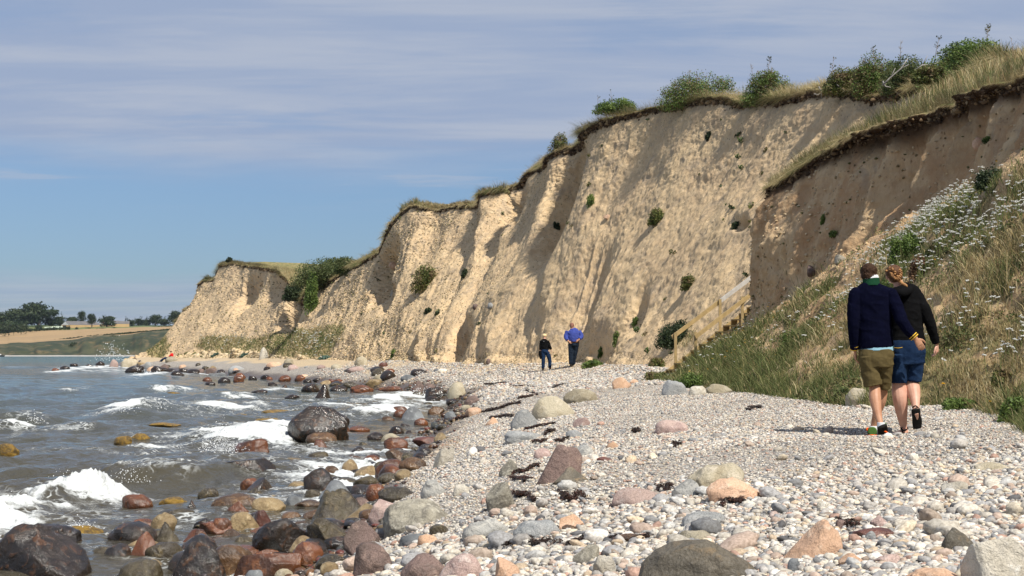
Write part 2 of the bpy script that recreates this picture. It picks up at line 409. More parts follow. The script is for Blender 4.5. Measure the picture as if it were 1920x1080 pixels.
# named hollows in the face: px, py, half-size px, depth m
GP = np.stack([CX + F * G[..., 0] / G[..., 1], HY - F * (G[..., 2] - CZ) / G[..., 1]], -1)
for (hx, hy, rx, ry, dep) in [(717, 512, 13, 50, 2.4), (722, 560, 10, 24, 1.4), (540, 590, 16, 40, 2.2), (1045, 380, 20, 95, 1.7), (962, 385, 14, 40, 1.2), (805, 440, 22, 60, .5), (520, 545, 20, 24, .8), (1385, 418, 14, 12, .5), (470, 545, 14, 28, 1.2), (455, 560, 8, 30, .8), (860, 640, 14, 40, .9), (1190, 590, 14, 40, .5)]:
    tt = (GP[..., 1] - hy) / ry; q = np.exp(-(((GP[..., 0] - hx + tt * ry * .35) / rx) ** 2 + tt ** 2) ** 1.5)
    G = G - NG * (dep * q)[..., None]
# crest lip: overhanging turf then a plateau
def lip(G, N, cr, a, depth=0.30, hh=0.22, farr=None):
    top = G[:, -1]; out = N[:, -8].copy(); out[:, 2] = 0; out /= np.linalg.norm(out, axis=1)[:, None] + 1e-9
    out = smooth_axis(out, 25)
    rag = 0.5 + 0.5 * fbm(v3(a * 1.3, a * 0), 5, 81, .75); gap = sst(vn(v3(a * .45, a * 0 + 9), 85), -.7, -.1)
    zz_ = np.array([0, 0, 1.0]); rows = []
    for q, (o_, h_) in enumerate([(-.02, .0), (.25, -.05), (.6, -.28), (.85, .0), (1.0, .35), (.8, .75), (.2, 1.0), (-.8, 1.15)]):
        off = depth * o_ * (0.25 + 1.1 * rag) * (.25 + .75 * gap)
        r_ = top + out * off[:, None] + zz_ * (hh * h_ * (.6 + .6 * rag))[:, None]
        nz_ = (.10 if q < 6 else .03) * np.clip(top[:, 1] / 60, .8, 2.0) * (0 if q == 0 else 1)
        r_ = r_ + out * (nz_ * fbm(r_ * 2.6, 4, 82 + q, .75))[:, None] + zz_ * (nz_ * fbm(r_ * 3.3, 4, 182, .75) * (1.3 if q in (2, 3, 4) else .5))[:, None]
        rows.append(r_)
    return np.stack(rows, 1), out
LIP, OUT = lip(G, NG, None, A_[:, -1])
back = []
for k, (o_, h_) in enumerate([(1.5, .0), (4, .15), (9, .1), (18, -.3), (34, -1.5)]):
    back.append(LIP[:, -1] - OUT * o_ + np.array([0, 0, h_]))
ALL = np.concatenate([G, LIP, np.stack(back, 1)], 1)
nv = ALL.shape[1]; ng = G.shape[1]
soil = np.zeros(ALL.shape[:2]); soil[:, ng:ng + 5] = 1; soil[:, ng + 5] = .6
tb = np.linspace(0, 1, ng); 
soilf = sst(tb[None, :] * np.ones((len(G), 1)) + .035 * fbm(v3(A_ * .7, B_ * .5), 3, 83), .945, .985) * .75
soil[:, :ng] = soilf
grs = np.zeros(ALL.shape[:2]); grs[:, ng + 5:] = 1
# greener talus patches far left
GPx, GPy = GP[..., 0], GP[..., 1]
nz = fbm(v3(GPx * .03, GPy * .05), 3, 84)
veg = np.zeros(G.shape[:2])
for (hx, hy, rx, ry, s_) in [(430, 648, 75, 26, 1), (545, 640, 38, 34, 1.0), (600, 650, 32, 34, .9), (295, 652, 24, 28, 1.2), (560, 560, 22, 30, .7), (640, 610, 28, 30, .45), (1350, 560, 55, 45, .35), (1290, 640, 40, 35, .6), (1050, 470, 900, 2, 0)]:
    veg += s_ * np.exp(-((GPx - hx) / rx) ** 2 - ((GPy - hy) / ry) ** 2)
veg = sst(veg + .35 * nz, .35, .8); grs[:, :ng] = veg * .8

def cliffmat(name, darker=1.0, warm=0.0):
    m, nt, b = newmat(name); p = pos(nt); b.inputs['Roughness'].default_value = .95; b.inputs['Specular IOR Level'].default_value = .1
    n1 = noise(nt, p, .35, 6, .6, .6); n2 = noise(nt, p, 2.4, 6, .65); n3 = noise(nt, mapping(nt, p, (1, 1, .35)), 5.5, 5, .7)
    c = mix(nt, ss(nt, n1, .38, .62), (.65 * darker, .475 * darker, .275 * darker), (.55 * darker, .395 * darker, .235 * darker))
    c = mix(nt, ss(nt, n2, .42, .68, 0, .7), c, (.69 * darker, .525 * darker, .325 * darker))
    c = mix(nt, ss(nt, noise(nt, p, .8, 5, .6, 1.0), .52, .66, 0, .7), c, (.42 * darker, .325 * darker, .225 * darker))
    st_ = noise(nt, mapping(nt, p, (1, 1, .22), (0, .5, 0)), 4.0, 7, .75)
    c = mix(nt, ss(nt, st_, .54, .66, 0, .55), c, (.40, .31, .21)); c = mix(nt, ss(nt, st_, .44, .34, 0, .4), c, (.72, .57, .38))
    c = mix(nt, ss(nt, n3, .60, .68, 0, .55), c, (.27, .20, .125))
    v = nd(nt, 'ShaderNodeTexVoronoi', Vector=mapping(nt, p, (1, 1, .6)), Scale=7.0)
    c = mix(nt, mth(nt, 'MULTIPLY', ss(nt, v.outputs['Distance'], .22, .14), ss(nt, n2, .45, .6)), c, (.17, .13, .075))
    if warm: c = mix(nt, ss(nt, noise(nt, mapping(nt, p, (1, 1, .5)), .9, 6, .7), .38, .62, .1, warm), c, (.42, .245, .125))
    c = mix(nt, attr(nt, 'soil'), c, mix(nt, n2, (.12, .072, .042), (.045, .028, .018)))
    c = mix(nt, attr(nt, 'grs'), c, mix(nt, ss(nt, n2, .38, .6), (.34, .26, .13), (.15, .155, .06)))
    setc(nt, b, c)
    b1 = bump(nt, b, noise(nt, mapping(nt, p, (1, 1, .6)), 2.6, 8, .66), .6, .16)
    bump(nt, b, noise(nt, mapping(nt, p, (1, 1, .5)), 12, 6, .75), .9, .05, b1)
    return m
M['cliff'] = cliffmat('cliff_sand')
cliff = mesh_np('cliff', ALL.reshape(-1, 3), gridf(*ALL.shape[:2], flip=True), M['cliff'], attrs={'soil': soil.ravel(), 'grs': grs.ravel()})
tag(cliff, kind='structure')

# near bluff with its vegetated talus : stations at growing depth
# base(X,Y) | talus top X,z | mid face X,z | crest X,z | inner dx,dy,z | back X,Y,z
ST = [
 (4.0, 4, 8.6, 5.3, 9.6, 6.6, 11.3, 8.6, (12.6, 5, 9.0), (25, 10, 9.5)),
 (4.4, 13, 8.8, 5.4, 9.8, 6.7, 11.3, 8.5, (12.6, 14.5, 8.9), (25, 20, 9.5)),
 (5.3, 17.6, 9.0, 5.4, 9.8, 6.6, 11.2, 8.4, (12.5, 19.5, 8.8), (23, 28, 9.6)),
 (5.7, 20.8, 8.9, 5.35, 9.8, 6.6, 11.1, 8.3, (12.3, 22.5, 8.7), (21, 32, 9.7)),
 (4.8, 22.6, 8.8, 5.3, 9.8, 6.6, 11.0, 8.2, (12.2, 24.5, 8.7), (20, 36, 9.8)),
 (4.5, 25, 8.7, 5.3, 9.7, 6.5, 10.9, 8.1, (12.0, 27.5, 8.7), (19, 38, 10)),
 (4.4, 30, 8.5, 5.0, 9.5, 6.3, 10.7, 7.9, (11.6, 33, 8.6), (17, 41, 10.2)),
 (4.25, 34, 8.35, 4.7, 9.3, 6.0, 10.55, 7.85, (11.3, 36.5, 8.6), (15.6, 44, 10.4)),
 (4.1, 38, 8.0, 4.3, 8.95, 5.8, 10.0, 7.95, (10.7, 40, 8.5), (14.0, 49, 10.6)),
 (4.05, 41, 7.6, 3.8, 8.3, 5.6, 9.2, 7.85, (9.8, 42.2, 8.25), (12.0, 47.0, 7.5)),
 (4.0, 43.5, 7.0, 3.0, 7.6, 5.3, 8.3, 7.55, (8.8, 44.2, 7.8), (10.5, 47.0, 4.5)),
 (4.2, 45.6, 6.6, 2.5, 6.95, 4.8, 7.45, 6.95, (7.8, 46.0, 7.1), (9.0, 47.6, 3.2)),
 (4.8, 46.6, 6.6, 2.2, 7.1, 4.4, 7.55, 6.8, (7.9, 46.3, 7.0), (9.2, 47.4, 3.2)),
 (5.8, 47.6, 7.0, 2.2, 7.5, 4.4, 7.8, 6.8, (8.0, 46.3, 6.9), (9.3, 47.2, 3.2)),
]
NS = []
for (bx_, by_, tx, tz, mx, mz, cx_, cz_, inn, bk) in ST:
    bz = float(beach_z(bx_ - .2, by_)) - .15
    d_ = {45.6: .2, 46.6: -.4, 47.6: -1.0}.get(by_, 0)
    e_ = 0 if by_ < 46 else (by_ - 45.6) * .8
    if by_ < 42: mx, mz = cx_ - .75 - (tz > 5) * .1, tz + .9
    pts = [(bx_, by_, bz), (bx_ + (tx - bx_) * .35, by_ - e_ * .2, bz + (tz - bz) * .28), (bx_ + (tx - bx_) * .7, by_ - e_ * .4, bz + (tz - bz) * .66), (tx, by_ - e_ * .55, tz), (mx, by_ - e_ * .7, mz), (cx_ - (cx_ - mx) * .25, by_ - e_ * .85, mz + (cz_ - mz) * .6), (cx_, by_ - e_, cz_ - .30)]
    NS.append([pts, inn, bk])
S2 = np.array([q[0] for q in NS], float)
cnt2 = [30, 30, 45, 30, 45, 75, 70, 75, 70, 60, 55, 30, 20]
H = resample(S2, cnt2); H = smooth_axis(H, 12)
INN = resample(np.array([[q[1], q[2]] for q in NS], float), cnt2); INN = smooth_axis(INN, 12)
kk = np.linspace(0, 6, 300); k0 = np.minimum(kk.astype(int), 5); fr = (kk - k0)[None, :, None]
H = H[:, k0] * (1 - fr) + H[:, k0 + 1] * fr
smooth_axis(H.transpose(1, 0, 2), 60)
HN = gnorm(H)
if HN[100, 150, 0] > 0: HN = -HN
A2, B2 = dist_attr(H); v2_ = np.linspace(0, 1, H.shape[1])[None, :] * np.ones((len(H), 1))
steep = sst(v2_, .5, .65)
w2 = .5 * fbm(v3(A2 * .3, B2 * .2), 3, 91)
d2 = steep * (1 - .75 * sst(v2_, .82, .97)) * (.34 * (1 - 2 * np.abs(vn(v3((A2 + w2) * .55, B2 * .12), 92))) + .12 * (1 - 2 * np.abs(vn(v3((A2 + w2) * 1.7, B2 * .3), 93))) - .12)
d2 += .22 * fbm(v3(A2 * .35, B2 * .5), 3, 94) * sst(v2_, .03, .2) + (.17 * fbm(H * 1.8, 5, 95, .6) + .03 * fbm(H * 8, 2, 96)) * sst(v2_, 0, .05)
H = H + HN * d2[..., None]
LIP2, OUT2 = lip(H, HN, None, A2[:, -1] + 40, .50, .14)
i1 = INN[:, 0]; i2 = INN[:, 1]
l_ = LIP2[:, -1]
B2s = [l_ * .6 + i1 * .4 + np.array([0, 0, .05]), i1, i1 * .66 + i2 * .34, i1 * .33 + i2 * .67, i2]
zig = [.0, .06, .12, .1, 0]
B2s = [q + np.array([0, 0, 1.]) * (.12 * fbm(q * .9, 3, 97))[:, None] for q in B2s]
ALL2 = np.concatenate([H, LIP2, np.stack(B2s, 1)], 1); nh = H.shape[1]
soil2 = np.zeros(ALL2.shape[:2]); soil2[:, nh:nh + 5] = 1; soil2[:, nh + 5] = .6
soil2[:, :nh] = np.maximum(sst(v2_ + .05 * fbm(v3(A2 * .6, B2 * .5), 3, 98),   .86, .97) * .95, sst(fbm(v3(A2 * .5, B2 * .6), 3, 99), .15, .5) * .35 * sst(v2_, .6, .8))
grs2 = np.zeros(ALL2.shape[:2]); grs2[:, nh + 5:] = 1
HP = np.stack([CX + F * H[..., 0] / H[..., 1], HY - F * (H[..., 2] - CZ) / H[..., 1]], -1)
# vegetation limit line in the slope: row value as a function of px (sand above the line)
ln = np.interp(HP[..., 0], [1200, 1300, 1400, 1450, 1500, 1600, 1700, 1800, 1920, 2200], [650, 640, 622, 590, 560, 512, 430, 372, 318, 250])
ab = HP[..., 1] - ln + 22 * fbm(v3(A2 * .5, B2 * .6), 3, 101)
vegn = sst(ab, -12, 25)
bare = np.maximum(sst(fbm(v3(A2 * .55, B2 * .9), 3, 102), .05, .25), .9 * sst(fbm(v3(A2 * 1.5, B2 * 2.6), 3, 103), .12, .30)) * sst(v2_, .02, .08)
vegn = vegn * (1 - .92 * bare)
grs2[:, :nh] = vegn * .85
M['bluff'] = cliffmat('bluff_sand', .98, .75)
tag(mesh_np('bluff', ALL2.reshape(-1, 3), gridf(*ALL2.shape[:2], flip=True), M['bluff'], attrs={'soil': soil2.ravel(), 'grs': grs2.ravel()}), kind='structure')
print('terrain', ALL.shape, ALL2.shape)

# ray picking on the built ground
def tri(q, off): return np.concatenate([q[:, [0, 1, 2]], q[:, [0, 2, 3]]]) + off
_v = [BV, ALL.reshape(-1, 3), ALL2.reshape(-1, 3)]
o1 = len(_v[0]); o2 = o1 + len(_v[1])
_f = np.concatenate([tri(gridf(*BX.shape), 0), tri(gridf(*ALL.shape[:2]), o1), tri(gridf(*ALL2.shape[:2]), o2)])
BVH = BVHTree.FromPolygons(np.concatenate(_v).tolist(), _f.tolist(), all_triangles=True)
def pick(px, py):
    d = Vector(((px - CX) / F, 1, -(py - HY) / F)); r = BVH.ray_cast(Vector((0, 0, CZ)), d.normalized(), 3000)
    if r[0] is None: return None
    n = r[1]
    if n.dot(d) > 0: n = -n
    return np.array(r[0]), np.array(n)
def drop(x, y, z0=40):
    r = BVH.ray_cast(Vector((x, y, z0)), Vector((0, 0, -1)), 200)
    return None if r[0] is None else np.array(r[0])
# ---------------------------------------------------------------- sea
def ppx(X, Y): return CX + F * X / Y
def ppy(Y): return HY + F * CZ / Y
pys = np.concatenate([np.linspace(1320, 1095, 50, endpoint=False), np.linspace(1095, 672, 560, endpoint=False), np.geomspace(10, 1.2, 60) + HY])
wy = F * CZ / (pys - HY); nx = 420
WX = np.zeros((len(wy), nx)); tt = np.linspace(0, 1, nx) ** .9
for i, y in enumerate(wy):
    a = -(1500 / F) * y - 6; b_ = shore_x(min(y, 400)) + 1.0 + (y > 400) * (y - 400) * .3
    WX[i] = a + (b_ - a) * tt
WY = np.repeat(wy[:, None], nx, 1)
PX = ppx(WX, WY); PY = ppy(WY)
dsh = shore_x(WY) - WX          # distance out from the shore line
r2 = np.random.default_rng(3)
Z = np.zeros_like(WX)
shal = sst(dsh, -0.6, 3.5) * .85 + .15
for i in range(26):
    lam = .45 * 1.17 ** i
    if lam > 9: lam = r2.uniform(3, 8)
    th = math.radians(-38) + r2.normal(0, .45)
    k = 2 * math.pi / lam; ph = r2.uniform(0, 6.28)
    s_ = np.sin(k * (WX * math.cos(th) + WY * math.sin(th)) + ph + 1.6 * vn(v3(WX / (lam * 3), WY / (lam * 3), i), 51))
    dY = np.gradient(wy)[:, None]; fade = np.clip(1.3 - np.abs(dY) * 3 / lam, 0, 1)
    env = .45 + .55 * vn(v3(WX / (lam * 4), WY / (lam * 3), i + 7), 52)
    Z += .0165 * lam ** .80 * ((1 - np.abs(s_)) * 1.25 - .5 + .35 * s_) * env * fade
Z *= shal
# breaking crests: end pixels on the water, height m, foam strength
BRK = [(-60, 990, 50, 955, .28, .62), (60, 955, 235, 925, .30, .95), (180, 903, 290, 886, .24, .42), (200, 785, 262, 772, .30, .9), (268, 778, 322, 767, .26, .8), (100, 700, 190, 690, .2, .8),
       (130, 692, 240, 686, .25, 1.2), (245, 712, 318, 700, .25, 1.0), (415, 748, 462, 742, .24, .9), (296, 735, 338, 731, .2, .7), (40, 795, 84, 789, .24, .5), (-20, 812, 42, 806, .2, .8),
       (400, 830, 560, 800, .22, .9), (500, 735, 560, 727, .16, .9), (640, 785, 740, 765, .18, 1.0), (690, 752, 820, 735, .14, 1.1), (360, 755, 388, 750, .2, .4), (110, 805, 175, 808, .12, .5), (350, 905, 420, 860, .18, .25), (330, 775, 430, 765, .12, .5),
       (150, 738, 175, 733, .2, .35), (115, 740, 128, 737, .2, .5), (10, 690, 60, 688, .2, .6), (440, 770, 520, 760, .14, .4), (-30, 740, 20, 735, .2, .4), (600, 770, 640, 764, .15, .4)]
foam = np.zeros_like(Z)
for (x0, y0, x1, y1, hh, fs) in BRK:
    Ya = F * CZ / (y0 - HY); Xa = (x0 - CX) / F * Ya; Yb = F * CZ / (y1 - HY); Xb = (x1 - CX) / F * Yb
    d = np.array([Xb - Xa, Yb - Ya]); L = np.hypot(*d); d /= L; nrm = np.array([d[1], -d[0]])   # towards the viewer / shore
    if nrm[1] > 0: nrm = -nrm
    rx, ry = WX - Xa, WY - Ya
    al = (rx * d[0] + ry * d[1]) / L; pe = rx * nrm[0] + ry * nrm[1]
    pe = pe + .35 * fbm(v3(WX * .7, WY * .7), 2, 53)
    scl = 1 + Ya / 60
    wn = sst(al, -.15, .25) * (1 - sst(al, .75, 1.15))
    prof_ = np.where(pe > 0, np.exp(-(pe / (.42 * scl)) ** 2), np.exp(-(pe / (1.1 * scl)) ** 2))
    Z += hh * prof_ * wn
    foam += fs * wn * np.where(pe > 0, np.exp(-(pe / (.55 * scl)) ** 2), np.exp(-(pe / (.22 * scl)) ** 2))
    foam += .28 * fs * wn * np.exp(-((pe + 1.2 * scl) / (1.4 * scl)) ** 2)
# washed foam: pixel centre, extents, strength
for (hx, hy, rx, ry, s_) in [(10, 1015, 80, 50, .75), (160, 695, 110, 7, .55), (290, 703, 60, 5, .7), (720, 760, 90, 14, .75), (820, 745, 60, 12, .8), (470, 820, 100, 20, .6), (360, 838, 160, 16, .45), (620, 845, 120, 30, .5),
                             (150, 840, 200, 12, .32), (560, 905, 170, 50, .42), (440, 985, 160, 50, .40), (700, 880, 90, 30, .45), (560, 745, 80, 12, .35), (640, 710, 100, 6, .5), (430, 700, 90, 5, .5), (220, 1000, 160, 60, .42), (300, 1070, 200, 40, .5), (800, 900, 60, 30, .3), (500, 800, 90, 14, .35), (30, 810, 60, 14, .4)]:
    foam += s_ * np.exp(-((PX - hx) / rx) ** 2 - ((PY - hy) / ry) ** 2)
foam += .42 * np.exp(-((dsh - .1) / .7) ** 2)
fn = fbm(v3(WX * .9, WY * 1.3), 4, 54); fn2 = fbm(v3(WX * 5, WY * 3.2), 4, 55)
foam = foam * (.66 + .8 * fn + .35 * fn2)
Z += np.clip(foam - .35, 0, 1) * (.16 * np.abs(fn2) + .12 * np.abs(fbm(v3(WX * 12, WY * 9), 3, 56))) * np.clip(30 / WY, .25, 1.3)
Z = Z * sst(dsh, -1.2, .4) + .0
WV = np.stack([WX, WY, Z], -1)
m, nt, b = newmat('sea_water'); p = pos(nt)
sp = nd(nt, 'ShaderNodeSeparateXYZ', Vector=p)
dist = mth(nt, 'SUBTRACT', sp.outputs[1], mth(nt, 'MULTIPLY', sp.outputs[0], 1.2))
n1 = noise(nt, p, .05, 3)
deep = ss(nt, mth(nt, 'ADD', dist, mth(nt, 'MULTIPLY', n1, 120)), 90, 260)
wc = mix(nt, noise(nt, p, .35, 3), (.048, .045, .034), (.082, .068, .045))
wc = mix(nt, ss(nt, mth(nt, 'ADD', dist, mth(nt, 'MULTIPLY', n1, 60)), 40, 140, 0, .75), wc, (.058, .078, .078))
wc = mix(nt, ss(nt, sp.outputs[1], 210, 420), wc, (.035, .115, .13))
fa = attr(nt, 'foam')
q = mapping(nt, p, (1, .8, 1), (0, 0, .35))
f1 = noise(nt, q, 2.2, 8, .68, .8); f2 = noise(nt, q, 9, 5, .6, 1.2)
vr = nd(nt, 'ShaderNodeTexVoronoi', {'feature': 'DISTANCE_TO_EDGE'}, Vector=nd(nt, 'ShaderNodeVectorMath', {'operation': 'ADD'}, _0=q, _1=nd(nt, 'ShaderNodeTexNoise', Vector=q, Scale=3.0).outputs['Color']).outputs[0], Scale=3.2)
lace = ss(nt, vr.outputs[0], .13, .0)
thr = mth(nt, 'ADD', mth(nt, 'MULTIPLY', f1, .75), mth(nt, 'MULTIPLY', f2, .25))
fm = ss(nt, mth(nt, 'SUBTRACT', fa, mth(nt, 'MULTIPLY', thr, 1.0)), -.05, .22)
fm = mth(nt, 'MAXIMUM', fm, mth(nt, 'MULTIPLY', mth(nt, 'MULTIPLY', lace, ss(nt, fa, .12, .45)), ss(nt, f1, .42, .6)))
setc(nt, b, mix(nt, fm, wc, (.62, .64, .63)))
nt.links.new(mth(nt, 'ADD', .07, mth(nt, 'MULTIPLY', fm, .75)), b.inputs['Roughness'])
b.inputs['Specular IOR Level'].default_value = .2; b.inputs['IOR'].default_value = 1.33
bb1 = bump(nt, b, noise(nt, mapping(nt, p, (1, .7, 1), (0, 0, .6)), .9, 4, .6, .3), 1.0, .35)
bb2 = bump(nt, b, noise(nt, mapping(nt, p, (1, .6, 1), (0, 0, .6)), 4.5, 5, .65, .4), .9, .07, bb1)
bump(nt, b, mth(nt, 'MULTIPLY', f2, fm), .8, .03, bb2)
M['sea'] = m
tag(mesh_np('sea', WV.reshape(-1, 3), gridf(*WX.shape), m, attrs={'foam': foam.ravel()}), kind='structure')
# spray thrown up where waves hit rocks
def spray(spots):
    mb = MB(); V0, F0 = ico(1)
    C = []; R = []
    for (px, py, w, h, n, Y) in spots:
        a = rng.random((n, 2)); sx_ = rng.normal(0, .38, n); hh = np.abs(rng.normal(0, .5, n)) * np.exp(-(sx_ * 1.3) ** 2)
        for i in range(n):
            q = P(px + sx_[i] * w, py - hh[i] * h, Y + rng.normal(0, .25)); C.append(q); R.append(rng.uniform(.2, 1.0) ** 2 * .0006 * Y * .55 + .002)
    C = np.array(C); R = np.array(R)
    V = (V0[None] * R[:, None, None] + C[:, None]).reshape(-1, 3)
    Fc = (F0[None] + (np.arange(len(C)) * len(V0))[:, None, None]).reshape(-1, 3)
    return V, Fc
sm, snt, sb = newmat('spray'); sb.inputs['Base Color'].default_value = (.85, .87, .88, 1); sb.inputs['Roughness'].default_value = .3
V, Fc = spray([(418, 850, 52, 50, 900, 31), (238, 783, 34, 30, 420, 49.5), (300, 776, 30, 26, 300, 52), (212, 676, 40, 38, 260, 320), (130, 932, 120, 40, 900, 22.4), (240, 905, 60, 30, 300, 24.8), (30, 965, 80, 30, 400, 20), (150, 992, 40, 24, 160, 18.2), (65, 795, 34, 22, 130, 45), (445, 752, 30, 14, 120, 67), (285, 706, 60, 12, 180, 145), (800, 745, 70, 22, 300, 72), (520, 820, 60, 24, 200, 38), (700, 775, 80, 14, 200, 54)])
tag(mesh_np('sea_spray', V, Fc, sm), kind='stuff', label='white drops of spray over the breaking waves and wet boulders', cat='spray')

# ---------------------------------------------------------------- far coast
pxs = np.linspace(-500, 470, 260)
def prow(table): return np.interp(pxs, [q[0] for q in table], [q[1] for q in table])
nz1 = fbm(v3(pxs * .03, pxs * 0), 3, 61); nz2 = fbm(v3(pxs * .09, pxs * 0), 3, 62)
rows = [(np.full(260, 668.9), 960), (np.full(260, 667.6) , 985), (665.2 + nz2 * .6, 1000), (658 + 2.5 * nz2, 1012 ), (prow([(-500, 652), (0, 650), (110, 645), (200, 640), (320, 632), (470, 630)]) + 2 * nz1, 1035),
        (prow([(-500, 650), (0, 647.5), (110, 640), (200, 632), (320, 623), (470, 620)]) + 1.0 * nz1, 1060), (prow([(-500, 648), (0, 646.5), (110, 639), (200, 630), (320, 621), (470, 618)]), 1075),
        (prow([(-500, 641), (0, 640), (110, 633), (200, 626), (320, 617), (470, 615)]), 1150), (prow([(-500, 636), (0, 634), (110, 628), (200, 622), (320, 614.5), (470, 612)]), 1240), (prow([(-500, 628), (0, 624), (110, 620), (200, 616), (320, 612), (470, 610)]), 1330),
        (np.full(260, 612.) + 1.0 * nz1, 1430), (np.full(260, 609.5) + nz1, 1600), (np.full(260, 612.), 2100)]
LV = np.stack([np.stack([(pxs - CX) / F * Y, np.full(260, float(Y)) + 12 * nz1, CZ - (r_ - HY) / F * Y], -1) for r_, Y in rows], 0)
LV = LV + 0; kk = np.linspace(0, len(rows) - 1, 130); k0 = np.minimum(kk.astype(int), len(rows) - 2); fr = (kk - k0)[:, None, None]
LV = LV[k0] * (1 - fr) + LV[k0 + 1] * fr
lum = 2.2 * fbm(LV * np.array([.03, .05, .0]), 4, 63)
zone = (kk[:, None] > 2.6) * (kk[:, None] < 5.4); LV[..., 2] += lum * zone
m, nt, b = newmat('far_coast_land'); p = pos(nt); rw = attr(nt, 'row')
gn = noise(nt, p, .035, 6, .65); gn2 = noise(nt, p, .12, 5, .7)
green = mix(nt, ss(nt, gn, .42, .60), (.030, .040, .022), (.070, .072, .036))
green = mix(nt, ss(nt, gn2, .50, .66, 0, .8), green, (.14, .105, .055))
fld = mix(nt, ss(nt, noise(nt, mapping(nt, p, (.15, 1, 1)), .06, 4), .4, .6), (.36, .24, .12), (.30, .205, .105))
c = mix(nt, ss(nt, rw, 1.3, 1.9), (.42, .39, .35), green)
c = mix(nt, ss(nt, rw, 5.9, 6.1), c, fld)
c = mix(nt, ss(nt, rw, 9.05, 9.15), c, (.15, .16, .055))
c = mix(nt, ss(nt, mth(nt, 'ADD', rw, mth(nt, 'MULTIPLY', gn, 1.2)), 10.3, 10.8), c, (.05, .075, .03))
setc(nt, b, c)
tag(mesh_np('far_coast', LV.reshape(-1, 3), gridf(*LV.shape[:2]), m, attrs={'row': (kk[:, None] * np.ones((1, 260))).ravel()}), kind='structure')

# ---------------------------------------------------------------- foliage makers
def leaves_mesh(C, R, size, cols, n, flat=.35, seed=0, up=.25):
    """n leaf quads spread through lobes C (k,3) with radii R (k,3)"""
    r_ = np.random.default_rng(seed); k = len(C); vol = np.prod(R, 1) ** .67; idx = r_.choice(k, n, p=vol / vol.sum())
    d = r_.normal(size=(n, 3)); d /= np.linalg.norm(d, axis=1)[:, None]
    rad = r_.random(n) ** (1 / 2.2); rad *= 1 + .16 * vn(d * 2.5 + idx[:, None] * 5.1, seed + 3) + .12 * vn(d * 6 + idx[:, None], seed + 4)
    ce = C[idx] + d * rad[:, None] * R[idx]
    a = r_.normal(size=(n, 3)) * np.array([1, 1, .6]) ; a /= np.linalg.norm(a, axis=1)[:, None]
    nn = d * .8 + r_.normal(size=(n, 3)) * .7; nn /= np.linalg.norm(nn, axis=1)[:, None]
    bvec = np.cross(nn, a); bvec /= np.linalg.norm(bvec, axis=1)[:, None] + 1e-9; a = np.cross(bvec, nn)
    s_ = size * r_.uniform(.6, 1.35, n)[:, None]
    V = np.stack([ce - a * s_, ce + bvec * s_ * .5, ce + a * s_, ce - bvec * s_ * .5], 1).reshape(-1, 3)
    Fq = np.arange(n * 4).reshape(-1, 4)
    cl = .5 + .5 * vn(ce / (size * 7), seed + 9) ; ci = np.clip((cl * .75 + r_.random(n) * .45) * len(cols), 0, len(cols) - 1).astype(int)
    cc = np.array(cols)[ci] * r_.uniform(.75, 1.25, n)[:, None]
    return V, Fq, np.repeat(cc, 4, 0)
GREEN = [(.035, .06, .015), (.07, .115, .025), (.12, .18, .04), (.17, .23, .06)]
MIDG = [(.035, .05, .016), (.06, .085, .026), (.10, .125, .04), (.14, .16, .06)]
DARKG = [(.013, .024, .011), (.022, .038, .016), (.036, .056, .022), (.055, .075, .03)]
BROWNG = [(.085, .065, .03), (.08, .105, .025), (.15, .16, .045), (.19, .14, .07)]
def tree(px, ybase, ytop, wpx, Y, label, group=None, cols=DARKG, trunk=.22, lobes=9, n=1500, seed=1, cat='tree', name='tree', gap=1.0):
    x, y, z0 = P(px, ybase, Y); zt = P(px, ytop, Y)[2]; Wd = wpx / F * Y; Hh = zt - z0
    o = empty(name, (x, y, z0), label, cat, group); r_ = np.random.default_rng(seed)
    C = []; R = []
    for i in range(lobes):
        a = r_.uniform(0, 6.28); rr = r_.uniform(0, .33) * Wd; h_ = r_.uniform(trunk + .18, .86)
        sh = 1 - abs(h_ - .5) * .9
        C.append((math.cos(a) * rr * sh, math.sin(a) * rr * sh, h_ * Hh)); R.append((Wd * r_.uniform(.16, .27), Wd * r_.uniform(.16, .27), Hh * r_.uniform(.12, .2)))
    C.append((0, 0, Hh * (.5 + trunk / 2))); R.append((Wd * .33, Wd * .33, Hh * (.5 - trunk * .5)))
    C = np.array(C); R = np.array(R)
    V, Fq, cc = leaves_mesh(C, R, max(Wd * .028 + .12, .05) * gap, cols, n, seed=seed)
    mesh_np('crown', V, Fq, M['leaf'], o, False, {'Col': cc})
    if trunk > 0 or True:
        mb = MB(); mb.tube([(0, 0, -Hh * .15), (Wd * .01, 0, Hh * .3), (-Wd * .02, 0, Hh * .65)], [Wd * .045, Wd * .035, Wd * .012], 7, (0, 1, 0))
        for i in range(min(lobes, 5)): mb.tube([(0, 0, Hh * .25), tuple(C[i] * .6 + np.array([0, 0, Hh * .12])), tuple(C[i])], [Wd * .022, Wd * .014, Wd * .006], 5, (.3, 1, .2))
        mb.build('trunk', M['stem'], o)
    return o
FTK = 1.0
